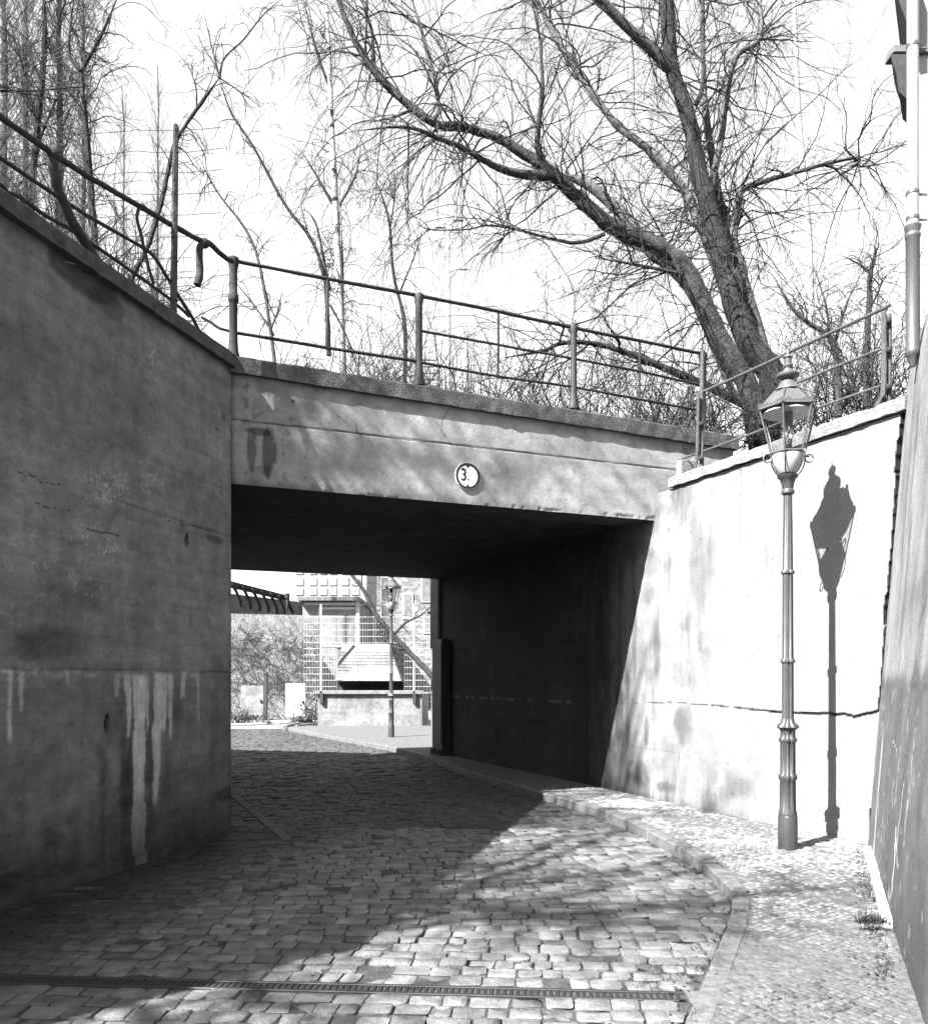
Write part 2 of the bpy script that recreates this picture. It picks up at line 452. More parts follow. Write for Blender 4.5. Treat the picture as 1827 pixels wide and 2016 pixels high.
def tone_at(c):
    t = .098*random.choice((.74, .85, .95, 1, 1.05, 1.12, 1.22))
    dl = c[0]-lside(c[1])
    t *= .1+.9*sstep(-.1, 2.3, dl+.35*(vn(c[0]*1.3, c[1]*1.3, 5)-.5)) if c[1] < 9 else .42  # shade painted in by the left wall foot and from the underpass on
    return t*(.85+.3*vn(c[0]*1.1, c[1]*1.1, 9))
def visible_size(c): return 1.0/(c[1]**2)+(0 if -.57 < c[0]/c[1] < .56 and c[1] > 3.75 else -10)
order = sorted(range(len(stones)), key=lambda i: -visible_size(stones[i][1]))
BV, B4, B3, BC = [], [], [], []
for kk, i in enumerate(order):
    cs, cen = stones[i]
    top = rng.normal(0, .005); rise = random.uniform(.002, .0045)
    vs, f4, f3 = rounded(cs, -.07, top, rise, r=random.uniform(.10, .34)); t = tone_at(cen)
    if kk < 300:
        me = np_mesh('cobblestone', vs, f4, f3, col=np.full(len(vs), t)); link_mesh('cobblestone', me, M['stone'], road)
    else:
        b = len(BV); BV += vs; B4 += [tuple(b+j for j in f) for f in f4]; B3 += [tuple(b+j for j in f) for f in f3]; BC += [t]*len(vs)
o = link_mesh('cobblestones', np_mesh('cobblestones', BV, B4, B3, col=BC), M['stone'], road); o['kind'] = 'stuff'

# drain channel with its grating bars
drain = thing('drain_channel', (DA[0], DA[1], 0), 'narrow slotted steel drain channel running across the cobbles', 'drain')
dv = DB-DA; DL_ = np.linalg.norm(dv); dv /= DL_; dn = np.array([-dv[1], dv[0]]); ax = [(dv[0], dv[1], 0), (dn[0], dn[1], 0), (0, 0, 1)]
mid = (DA+DB)/2
mb = MB(); mb.box((mid[0], mid[1], -.13), (DL_/2, .06, .018), ax); mb.build('trough', M['dark_paint'], drain)
for sgn in (-1, 1):
    mb = MB(); c = mid+dn*.052*sgn; mb.box((c[0], c[1], -.06), (DL_/2, .011, .062), ax, .003); mb.build('rail', M['steel_grate'], drain)
mb = MB(); mb.box((DA[0], DA[1], -.012), (.009, .041, .011), ax, .002); ob = mb.build('grating_bar', M['steel_grate'], drain)
nb = int(DL_/.0335)
for i in range(1, nb):
    q = ob.copy(); C.objects.link(q); d = dv*DL_*i/nb; q.location = (d[0], d[1], rng.normal(0, .0006)); q.parent = drain
mb = MB(); c = DB+dv*.05; mb.box((c[0], c[1], -.02), (.035, .075, .022), ax, .004); mb.build('end_block', M['granite'], drain)

# pavement on the right
pav = thing('pavement', (0, 0, 0), kind='structure'); pav['label'] = 'pale mosaic stone pavement between kerb and white wall'
def pav_right(Y):
    if Y < 7.6: return B0[0]+(Y-B0[1])*(BU[0]/BU[1])
    if Y < FARR[1]: return W0[0]+(Y-W0[1])*UW[0]/UW[1]
    return np.interp(Y, [17.03, 17.2, 30], [-.465, 4.5, 5])
mb = MB(); ys = np.concatenate([np.linspace(2.0, 17.0, 60), np.linspace(17.05, 27.2, 20)]); vs = []
for y in ys:
    dz = .005 if y < 11.8 else .0
    vs += [(kx(y)+.1, y, kz(y)-dz), (max(pav_right(y)+.15, kx(y)+.12), y, kz(y)-dz)]
mb.add(vs, [(2*i, 2*i+1, 2*i+3, 2*i+2) for i in range(len(ys)-1)])
mb.build('mosaic_bed', mat('mosaic_bed', base=0.0768, var=.4, scale=14, bump=1, bscale=60, fine=.4, fscale=40, rough=1), pav)
ang = R(28); e1 = np.array([math.cos(ang), math.sin(ang)]); e2 = np.array([-e1[1], e1[0]]); cell = .045
ms = []
for i in range(-60, 340):
    for j in range(-220, 290):
        c = np.array([.4, 3.0])+e1*(i*cell)+e2*(j*cell)
        if not 2.9 < c[1] < 11.6: continue
        # gentle scallop in the laying pattern
        c = c+e2*.02*math.sin(i*.45)+rng.normal(0, .004, 2)
        if fbm(np.array(c[0]*2.2), np.array(c[1]*2.2), 3, 61) > .30 and random.random() > .012 and kx(c[1])+.15 < c[0] < pav_right(c[1])-.045: ms.append(c)
ms.sort(key=lambda c: c[1] if c[1] > 3.7 else 99)
BV, B4, BC = [], [], []
lampxy = np.array([2.87, 7.45])
for kk, c in enumerate(ms):
    h = cell*.5*random.uniform(.8, .95); cor = []
    rot = random.uniform(-.2, .2); r1 = e1*math.cos(rot)+e2*math.sin(rot); r2 = -e1*math.sin(rot)+e2*math.cos(rot)
    for sx, sy in ((-1, -1), (1, -1), (1, 1), (-1, 1)): cor.append(c+r1*sx*h*random.uniform(.85, 1.08)+r2*sy*h*random.uniform(.8, 1.05))
    z = kz(c[1])+rng.normal(0, .0026)+.012*(float(vn(c[0]*1.7, c[1]*1.7, 62))-.6); vs = [(q[0], q[1], z-.03) for q in cor]
    vs += [(q[0], q[1], z-.006) for q in cor]
    vs += [((c+(q-c)*.72)[0], (c+(q-c)*.72)[1], z) for q in cor]
    f4 = [(a+k, a+(k+1) % 4, a+4+(k+1) % 4, a+4+k) for a in (0, 4) for k in range(4)]+[(8, 9, 10, 11)]
    t = .125*(.7+.6*float(fbm(np.array(c[0]*3), np.array(c[1]*3), 3, 63)))*random.choice((.6, .8, .95, 1, 1.05, 1.15))*(.55+.75*sstep(4.6, 6.6, c[1]+.8*(vn(c[0]*2, c[1]*2, 4)-.5)))  # tree shade painted in: stones nearer the viewer are darker
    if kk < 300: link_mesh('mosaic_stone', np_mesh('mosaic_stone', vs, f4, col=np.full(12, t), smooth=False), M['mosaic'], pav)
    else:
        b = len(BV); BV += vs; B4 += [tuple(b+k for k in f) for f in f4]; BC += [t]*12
o = link_mesh('mosaic_stones', np_mesh('mosaic_stones', BV, B4, col=BC, smooth=False), M['mosaic'], pav); o['kind'] = 'stuff'
# kerb stones
K3 = np.array(KERB); seg = np.linalg.norm(np.diff(K3, axis=0), axis=1); cum = np.concatenate([[0], np.cumsum(seg)])
def kpt(s): return np.array([np.interp(s, cum, K3[:, 0]), np.interp(s, cum, K3[:, 1])])
s = .2
while s < cum[-1]-1:
    ln = random.uniform(.6, .95) if s < 12 else 1.1
    if abs(kpt(s)[1]-5.6) < .35: ln = .35
    a = kpt(s+.008); b = kpt(s+ln-.008); d = (b-a)/np.linalg.norm(b-a); nrm = np.array([d[1], -d[0]])
    wdt = .125; z1 = kz((a[1]+b[1])/2)+rng.normal(0, .003)
    mb = MB(); c = (a+b)/2+nrm*(wdt/2)
    mb.box((c[0], c[1], (z1-.12)/2), (np.linalg.norm(b-a)/2, wdt/2, (z1+.12)/2), [(d[0], d[1], 0), (nrm[0], nrm[1], 0), (0, 0, 1)], .012)
    mb.build('kerb_stone', M['granite'], pav); s += ln
# flush edge stones along the left of the underpass
for i in range(12):
    a = np.array([-1.75, 8.35])+np.array([-.404, .915])*(i*.72)
    mb = MB(); d = np.array([-.404, .915]); nn = np.array([.915, .404]); c = a+d*.35
    mb.box((c[0], c[1], -.03), (.345, .06, .045), [(d[0], d[1], 0), (nn[0], nn[1], 0), (0, 0, 1)], .008); mb.build('edge_stone', M['edge'], road)

# raised ground on both sides, road deck
mb = MB(); mb.prism([CL+UL*6.8-NL*.55, CL+UL*6.8-NL*.55+np.array([-40, -3]), (-60, 30), LEFT_T+np.array([-.3, 0]), CL-NL*.55], -.05, 4.72)
tag(mb.build('embankment', M['earth']), kind='structure')
mb = MB(); mb.prism([wl(-.1)-NW*.5, wl(T_FAR)-NW*.5, wl(T_FAR)+np.array([14, 6]), (30, 18), (30, 9.2), (5.2, 8.7)], -.05, 3.95)
tag(mb.build('embankment', M['earth']), kind='structure')
mb = MB(); fr2 = CL+UF*6.2-NF*.5; mb.prism([CL-NF*.5, fr2, wl(T_FAR)+UF*1.0, FARL-UF*.9], 3.64, [4.74, 4.6, 4.6, 4.74])
br_root = thing('road_bridge', (FR[0], FR[1], 0), 'flat concrete road bridge with pale stained beam spanning the underpass', 'bridge')
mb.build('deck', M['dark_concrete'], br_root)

# ---------------------------------------------------------------- left retaining wall
lw = thing('retaining_wall', (CL[0], CL[1], 0), 'tall shaded concrete retaining wall with white lime streaks left of the underpass', 'wall')
def lpx(u, v): return on_plane(u, v, CL, UL)
def lcol(S, Z):
    c = .110*(.55+.9*fbm(S*1.1, Z*1.5, 7, 3, .62))*(.8+.4*fbm(S*9, Z*9, 4, 333, .6))
    c = c*(.74+.52*fbm(S*6, Z*.9+S*.5, 5, 21, .6))                          # vertical smears
    c = c*(.86+.28*fbm(S*1.2+Z*.6, Z*14, 4, 40))*(.84+.32*fbm(S*2.5, Z*46, 3, 41))
    pit = sstep(.70, .76, fbm(S*15, Z*24, 3, 45)); c = c*(1-.2*pit)
    c = c*(1+.16*sstep(.70, .76, fbm(S*12+9, Z*20, 4, 46)))                          # board marks
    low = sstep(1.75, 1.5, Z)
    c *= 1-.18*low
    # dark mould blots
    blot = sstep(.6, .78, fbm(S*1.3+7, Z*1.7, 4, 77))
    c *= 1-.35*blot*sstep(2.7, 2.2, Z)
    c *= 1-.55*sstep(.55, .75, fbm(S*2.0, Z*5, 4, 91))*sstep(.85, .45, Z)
    c *= 1-.62*sstep(.85, .05, Z+.22*fbm(S*3, S*0, 3, 5))  # shade painted into the foot of the wall
    # pale scabs of old plaster
    def blob(u, v, du, dv_, k, seed, fr=8, hole=.5):
        s0, z0 = lpx(u, v); s1, _ = lpx(u+du, v); _, z1 = lpx(u, v+dv_)
        g = np.exp(-((S-s0)/(abs(s1-s0)+1e-3))**2-((Z-z0)/(abs(z1-z0)+1e-3))**2)
        rg = 1-np.abs(2*fbm(S*fr*2.6, Z*fr*3.4, 4, seed+400, .6)-1)
        return k*g*(.4*sstep(hole, hole+.18, fbm(S*fr, Z*fr*1.4, 4, seed))+1.3*sstep(.90, .975, rg)*sstep(.38, .52, fbm(S*fr*.8, Z*fr, 3, seed+31)))
    add = 0
    for (u, v, du, dv_, k, sd) in ((215, 975, 45, 55, .30, 1), (190, 1070, 55, 25, .34, 2), (300, 940, 40, 50, .16, 3), (60, 1090, 60, 60, .16, 4), (170, 1150, 40, 30, .24, 5), (60, 1200, 60, 50, .12, 6), (40, 920, 40, 50, .14, 8), (330, 1010, 30, 40, .12, 9), (300, 700, 14, 30, .2, 12)):
        add = add+blob(u, v, du, dv_, k, sd)
    c = c+add*.34
    # dark run-off under the coping
    s0, z0 = lpx(165, 555)
    e = ((S-s0)/.42)**2+((Z-(z0+.05+.35*(S-s0)*0))/.17)**2
    c *= 1-.62*sstep(1.15, .6, e+.7*(fbm(S*4, Z*4, 3, 8)-.5))
    s0, z0 = lpx(215, 600); c *= 1-.4*sstep(1.1, .5, ((S-s0)/.25)**2+((Z-z0)/.12)**2+.8*(fbm(S*6, Z*6, 3, 18)-.5))
    s0, z0 = lpx(100, 1265); c *= 1-.45*sstep(1.1, .3, ((S-s0)/.45)**2+((Z-z0)/.16)**2+1.4*(fbm(S*4, Z*4, 4, 28)-.5))
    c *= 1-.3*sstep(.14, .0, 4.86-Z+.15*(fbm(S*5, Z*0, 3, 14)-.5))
    # lime streaks below the pour joint, dark damp beside them
    def streak(u0, u1, v0, v1, k, taper=.5, seed=0, soft=0.):
        sa, za = lpx(u0, v0); sb, _ = lpx(u1, v0); s_c = (sa+sb)/2; hw = abs(sa-sb)/2; _, zb = lpx((u0+u1)/2, v1)
        t = np.clip((za-Z)/(za-zb), 0, 1.2)
        hw_ = hw*(1-taper*t**1.6)*(1+.35*(vn(Z*5, Z*0+seed, seed)-.5)); cc = s_c+.035*(vn(Z*2.3, Z*0, seed+3)-.5)
        m = sstep(hw_+.009+soft*.05, hw_-.006-soft*.05, np.abs(S-cc)+(.03+.05*soft)*(fbm(S*30, Z*9, 4, seed, .65)-.5)+.012*(vn(Z*40, Z*0+S*0, seed+2)-.5))*sstep(za+.01, za-.01-soft*.4, Z+.06*(fbm(S*20, Z*0, 2, seed)-.5)*soft)*sstep(1.06, .96-.4*soft, t)
        return m*k*(.55+.9*fbm(S*28, Z*7, 4, seed+9, .65))
    damp = 0
    for (u0, u1, v0, v1, k) in ((196, 212, 1440, 1720, .5), (236, 262, 1400, 1720, .6), (212, 240, 1540, 1720, .35), (286, 304, 1330, 1700, .4), (318, 336, 1420, 1640, .3), (262, 300, 1600, 1740, .2), (330, 360, 1330, 1500, .22)):
        damp = np.maximum(damp, streak(u0, u1, v0, v1, k, .1, int(u0), 1.))
    c = c*(1-np.clip(damp, 0, .75))
    lime = 0
    for (u0, u1, v0, v1, k, tp) in ((263, 287, 1326, 1735, .42, .0), (302, 327, 1322, 1440, .42, .1), (301, 316, 1420, 1585, .40, .45), (247, 257, 1327, 1452, .36, .4), (288, 294, 1325, 1440, .32, .4), (331, 341, 1322, 1455, .34, .6), (355, 367, 1318, 1375, .26, .3), (388, 394, 1318, 1420, .2, .5), (16, 25, 1313, 1462, .38, .3), (35, 44, 1314, 1400, .36, .7), (131, 139, 1314, 1350, .28, .5), (226, 236, 1325, 1372, .22, .5)):
        lime = np.maximum(lime, streak(u0, u1, v0, v1, k, tp, int(u0)+50, .13))
    fade = .25+.75*sstep(.05, .9, Z)
    c = c*(1-np.clip(lime*2.2, 0, .9))+lime*fade*.62
    # lime crust along the joint
    zj = 1.655+.015*(vn(S*6, S*0, 3)-.5)
    sL = lpx(150, 1313)[0]; sR = lpx(395, 1320)[0]
    crust = np.exp(-((Z-zj)/.022)**2)*sstep(.42, .6, fbm(S*16, Z*20, 3, 62))*sstep(sL-.2, sL+.2, S)
    c = c+.1*crust
    crust2 = np.exp(-((Z-zj+.02)/.016)**2)*sstep(.45, .55, vn(S*14, S*0, 66))*sstep(sL+.6, sL, S)*sstep(sR-.1, sR+.1, S)
    c = c+.07*crust2
    # pour joints
    for zz, k in ((1.675, .4), (3.09, .35), (3.55, .15)):
        br = sstep(.4, .6, vn(S*2.3, S*0, int(zz*10)))
        c *= 1-k*br*np.exp(-((Z-zz-.02*(vn(S*3, S*0, 7)-.5))/.012)**2)
    zp = .15-.0*S
    zp = .02+.045*S
    c *= 1-.6*np.exp(-((Z-zp)/.010)**2)
    # short open cracks along the board joints
    for (u0, v0, u1, v1, w_) in ((50, 937, 122, 958, .007), (170, 1042, 236, 1054, .010), (330, 1024, 420, 1047, .005), (0, 915, 50, 935, .004), (60, 985, 150, 1010, .004)):
        sa, za = lpx(u0, v0); sb, zb = lpx(u1, v1); t = np.clip((S-sa)/(sb-sa), 0, 1); inside = (S > min(sa, sb)) & (S < max(sa, sb))
        ln = za+(zb-za)*t+.05*(fbm(S*7, S*0, 4, int(u0))-.5); c = np.where(inside, c*(1-.8*sstep(w_, w_*.4, np.abs(Z-ln))), c)
    for (u, v, a, b, k) in ((425, 1062, .16, .05, .5), (262, 1075, .10, .06, .35), (440, 822, .05, .03, .5), (457, 850, .06, .02, .5), (428, 845, .05, .02, .4)):
        s0, z0 = lpx(u, v); c = c*(1-k*sstep(1.3, .3, ((S-s0)/a)**2+((Z-z0)/b)**2+1.2*(fbm(S*14, Z*14, 3, 52)-.5)))
    # two small drain holes
    for (u, v, a, b, k) in ((369, 1065, .028, .065, .9), (212, 1425, .03, .075, .8)):
        s0, z0 = lpx(u, v); c *= 1-k*sstep(1.3, .8, ((S-s0)/a)**2+((Z-z0)/b)**2)
    # darker arris near the opening
    c *= 1-.3*np.exp(-(S/.05)**2)*sstep(.4, .6, fbm(S*4, Z*6, 3, 31))
    return np.clip(c, .008, .75)
def ldisp(S, Z):
    d = .006*(fbm(S*2, Z*2, 4, 2)-.5)+.003*(fbm(S*1.3, Z*13, 3, 12)-.5)
    d = d-.006*np.exp(-((Z-1.675)/.01)**2)-.004*np.exp(-((Z-3.09)/.008)**2)
    d = d+.03*sstep(.005, -.005, Z-(.02+.045*S))
    for (u, v, a, b) in ((369, 1065, .028, .065), (212, 1425, .03, .075)):
        s0, z0 = lpx(u, v); d = d-.12*sstep(1.15, .9, ((S-s0)/a)**2+((Z-z0)/b)**2)
    return d
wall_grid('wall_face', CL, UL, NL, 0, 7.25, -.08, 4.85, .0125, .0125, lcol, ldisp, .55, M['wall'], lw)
mb = MB(); a = CL+UL*0.0; b = CL+UL*7.25; rough_beam(mb, a, b, NL, .07, -.5, 4.843, 4.86, 4.985, 5.0); mb.build('coping', M['coping'], lw)

# ---------------------------------------------------------------- bridge front
def fpx(u, v): return on_plane(u, v, CL, UF)
def ftop(S): return 4.80-.031*S
def fjoint(S): return 4.315-.009*S
def fcol(S, Z):
    c = .20*(.66+.68*fbm(S*1.6, Z*2.2, 7, 103, .62))*(.85+.3*fbm(S*11, Z*11, 4, 433, .6))
    c *= .82+.36*fbm(S*8, Z*1.2, 4, 121); c *= .93+.14*fbm(S*1.3, Z*22, 3, 140)
    c *= .78+.22*sstep(0, 2.6, S)                                           # darker towards the left corner
    c *= 1-.5*np.exp(-(S/.04)**2)
    c *= 1-.8*np.exp(-((Z-fjoint(S)-.012*(vn(S*5, S*0, 4)-.5)-.02*(fbm(S*13, S*0, 3, 24)-.5))/.008)**2)*sstep(.15, .4, vn(S*4, S*0, 44)+.2)
    # soot stain, two legs and a head
    for (u, v, a, b, k) in ((497, 890, .05, .25, .55), (531, 890, .075, .27, .65), (513, 850, .13, .04, .6), (515, 925, .12, .05, .3)):
        s0, z0 = fpx(u, v); c *= 1-k*sstep(1.25, .45, ((S-s0)/a)**2+((Z-z0)/b)**2+2.4*(fbm(S*14, Z*5, 5, 9, .6)-.5))
    s0, z0 = fpx(578, 790); c *= 1-.8*sstep(1.4, .5, ((S-s0)/.016)**2+((Z-z0)/.016)**2)
    sp = sstep(.68, .8, fbm(S*13, Z*13, 3, 204))*sstep(1.6, .3, S); c *= 1-.4*sp
    # damp foot of the beam
    c *= 1-.4*sstep(3.74, 3.63, Z+.10*(fbm(S*7, S*0, 3, 6)-.5))*sstep(4.5, 1.5, S)
    c *= 1-.35*sstep(.2, .02, ftop(S)-Z+.16*(fbm(S*6, S*0, 3, 16)-.5))
    for pl in (((907, 787), (884, 808), (872, 826), (869, 846)), ((869, 846), (876, 858), (892, 880)), ((700, 833), (704, 850), (716, 862))):
        for (ua, va), (ub, vb) in zip(pl[:-1], pl[1:]):
            a = fpx(ua, va); b = fpx(ub, vb); d0 = b[0]-a[0]; d1 = b[1]-a[1]; t = np.clip(((S-a[0])*d0+(Z-a[1])*d1)/(d0*d0+d1*d1), 0, 1)
            c = c*(1-.55*sstep(.011, .004, np.hypot(S-a[0]-t*d0, Z-a[1]-t*d1)+.012*(fbm(S*20, Z*20, 2, 5)-.4)))
    # fine cracks
    cr = np.abs(fbm(S*1.7, Z*1.7, 4, 301)-.5); c *= 1-.25*sstep(.012, .003, cr)*sstep(2, 4, S)
    return np.clip(c, .02, .75)
def fdisp(S, Z):
    d = .006*(fbm(S*2, Z*2, 4, 102)-.5)+.002*(fbm(S*1.3, Z*18, 3, 112)-.5)
    d = d-.01*np.exp(-((Z-fjoint(S))/.007)**2)
    d = d-.012*sstep(3.66, 3.63, Z+.03*(fbm(S*17, S*0, 4, 3)-.5))*sstep(.5, .7, fbm(S*9, S*0, 3, 71))
    return d
wall_grid('beam', CL, UF, NF, 0.004, 6.35, lambda S: 3.645-.008*S, lambda S: 4.82-.031*S, .0125, .0125, fcol, fdisp, .5, M['wall'], br_root, edge=.18)  # underside and rim coloured darker, standing in for shade under the bridge
mb = MB(); rough_beam(mb, CL+UF*-.03, CL+UF*6.4, NF, .055, -.45, 4.795, 4.60, 4.975, 4.785, jit=.003); mb.build('coping', M['coping'], br_root)
mb = MB(); e = CL+UF*6.1; mb.box((e[0], e[1], 4.3), (.012, .012, .0), None) if False else None
# abutments
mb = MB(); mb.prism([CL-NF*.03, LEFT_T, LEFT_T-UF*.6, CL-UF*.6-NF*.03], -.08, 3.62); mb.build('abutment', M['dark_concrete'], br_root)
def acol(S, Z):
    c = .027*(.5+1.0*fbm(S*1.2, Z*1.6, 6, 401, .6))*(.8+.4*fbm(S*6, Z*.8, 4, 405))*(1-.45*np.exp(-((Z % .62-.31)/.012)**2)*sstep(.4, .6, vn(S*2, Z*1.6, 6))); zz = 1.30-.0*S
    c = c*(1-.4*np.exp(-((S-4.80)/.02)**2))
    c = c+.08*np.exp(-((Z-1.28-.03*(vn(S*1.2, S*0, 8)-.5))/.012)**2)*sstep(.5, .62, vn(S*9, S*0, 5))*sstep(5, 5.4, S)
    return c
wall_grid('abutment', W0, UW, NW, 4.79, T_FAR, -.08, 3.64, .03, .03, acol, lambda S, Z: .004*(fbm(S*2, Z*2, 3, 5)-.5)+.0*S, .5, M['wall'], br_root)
# chamfered nib at the far mouth, sunlight put into its paler concrete
mb = MB(); a = wl(T_FAR-.02); b = wl(T_FAR+.42); mb.prism([a+NW*.07, b+NW*.07, b-NW*.4, a-NW*.4], 2.25, 3.70); mb.build('nib', M['concrete'], br_root)

# dark cabinet against the far end of the tunnel wall
c0 = wl(T_FAR-.25)+NW*.10
cab = thing('cable_cabinet', (c0[0], c0[1], .12), 'tall narrow dark cabinet standing at the far end of the tunnel wall', 'cabinet')
axw = [(UW[0], UW[1], 0), (NW[0], NW[1], 0), (0, 0, 1)]
mb = MB(); mb.box((c0[0], c0[1], 1.27), (.26, .09, 1.13), axw, .012); mb.build('body', M['dark_paint'], cab)
mb = MB(); q = c0+NW*.094; mb.box((q[0], q[1], 1.32), (.23, .006, 1.0), axw, .003); mb.build('door', M['dark_paint'], cab)
mb = MB(); mb.box((c0[0], c0[1], .15), (.29, .12, .07), axw, .01); mb.build('plinth', M['dark_concrete'], cab)

# ---------------------------------------------------------------- right wing wall
ww = thing('retaining_wall', (W0[0], W0[1], 0), 'bright sunlit plastered wing wall with a long dark crack behind the lamp', 'wall')
def wpx(u, v): return on_plane(u, v, W0, UW)
CRK = [wpx(u, v) for u, v in ((1190, 1385), (1285, 1384), (1310, 1383), (1360, 1385), (1420, 1390), (1480, 1397), (1540, 1404), (1600, 1405), (1660, 1407), (1680, 1411), (1712, 1405), (1735, 1398))]
CRK = sorted(CRK); cs_ = np.array([k[0] for k in CRK]); cz_ = np.array([k[1] for k in CRK])
s_seam = wpx(1285, 1450)[0]
gl0 = wpx(1776, 810); gl1 = wpx(1731, 1395)
def slot(S, Z):
    e = np.interp(Z, [gl1[1], gl0[1]], [gl1[0], gl0[0]])+.022+.012*(fbm(Z*9, Z*0, 3, 15)-.5)+.02*sstep(.62, .7, vn(Z*3.1, Z*0, 3))
    a = (S < e) & (Z > gl1[1]-.01)
    b = (S < .06) & (Z < .42)
    return np.where(a | b, 1.0, 0.0)
def slot_in(S, Z): return slot(S+.016, Z)*slot(S, Z)
def wcol(S, Z):
    c = .16*(.93+.14*fbm(S*1.1, Z*1.1, 4, 503))*(1-.82*sstep(3.0, 4.75, S+.25*(fbm(S*2, Z*1.2, 4, 88)-.5)))  # shade under the bridge painted in as a gradient along the wall
    far = sstep(.6, 3.0, S)
    c *= 1-.42*far*sstep(.5, .72, fbm(S*6, Z*1.0, 4, 511))                          # run-off streaks, thicker near the bridge
    c *= 1-.25*far*sstep(.52, .7, fbm(S*3, Z*3, 4, 517))
    c *= 1-.35*far*sstep(1.0, .25, Z)*sstep(.4, .6, fbm(S*8, Z*1.3, 4, 523))
    c *= 1-.2*far*sstep(.3, .9, Z)*0
    for (u, v, a, b, k) in ((1345, 1420, .22, .28, .4), (1365, 1330, .1, .3, .25), (1230, 1480, .18, .4, .3), (1262, 1525, .16, .22, .5), (1272, 1440, .05, .3, .4), (1310, 1550, .22, .08, .45)):
        s0, z0 = wpx(u, v); c *= 1-k*sstep(1.2, .2, ((S-s0)/a)**2+((Z-z0)/b)**2+1.5*(fbm(S*7, Z*5, 4, 31)-.5))
    c *= 1-.34*sstep(.48, .66, fbm(S*7, Z*.8, 5, 541, .6))*sstep(2.2, .1, 3.93-Z)*sstep(.5, 1.4, S)
    c *= 1-.2*sstep(.5, .7, fbm(S*2.2, Z*2.2, 6, 547, .62))*sstep(.4, 1.2, S)
    zc = np.interp(S, cs_, cz_)+.012*(fbm(S*9, S*0, 3, 7)-.5)
    wdt = np.interp(S, [-.3, .8, 1.6, 2.6, 4.2], [.014, .013, .009, .006, .003])
    c *= 1-.97*sstep(wdt*1.35, wdt*.8, np.abs(Z-zc))*np.where(S > 1.7, sstep(.3, .42, vn(S*14, S*0, 77)), 1)
    c *= 1-.6*np.exp(-((S-s_seam)/.010)**2)*sstep(1.9, 1.2, Z)*sstep(.3, .6, vn(Z*7, Z*0, 78))
    c *= 1-.22*np.exp(-((Z-.72)/.01)**2)*sstep(2.6, 3.0, S)
    c *= 1-.3*sstep(.25, .13, Z+.1*fbm(S*5, S*0, 3, 8))*far
    sp = sstep(.86, .9, fbm(S*21, Z*21, 2, 600)); c *= 1-.4*sp
    c = np.where(slot(S, Z) > .5, .008, c)  # shade of the gap painted near black over slot and lip
    return np.clip(c, .015, .8)
def wdisp(S, Z):
    zc = np.interp(S, cs_, cz_)+.012*(fbm(S*9, S*0, 3, 7)-.5)
    return -.3*slot_in(S, Z)+.008*(fbm(S*1.5, Z*1.5, 4, 502)-.5)-.02*sstep(.016, .006, np.abs(Z-zc))*sstep(2.0, 1.2, S)-.004*np.exp(-((S-s_seam)/.01)**2)
# upper part stops short of the house (open gap), lower part runs on to it
gS = lambda Z: np.interp(Z, [0, 1.3, 4.0], [.10, .06, -.27])
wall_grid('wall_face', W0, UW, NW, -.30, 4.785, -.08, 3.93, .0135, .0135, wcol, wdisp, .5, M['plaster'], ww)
mb = MB(); rough_beam(mb, wl(-.34), wl(2.93), NW, .04, -.42, 3.945, 3.945, 4.065, 4.065, jit=.004); mb.build('coping', M['coping_light'], ww)
mb = MB(); c = wl(2.80)-NW*.12; mb.box((c[0], c[1], 4.16), (.05, .1, .10), axw, .01); mb.build('stub', M['coping_light'], ww)

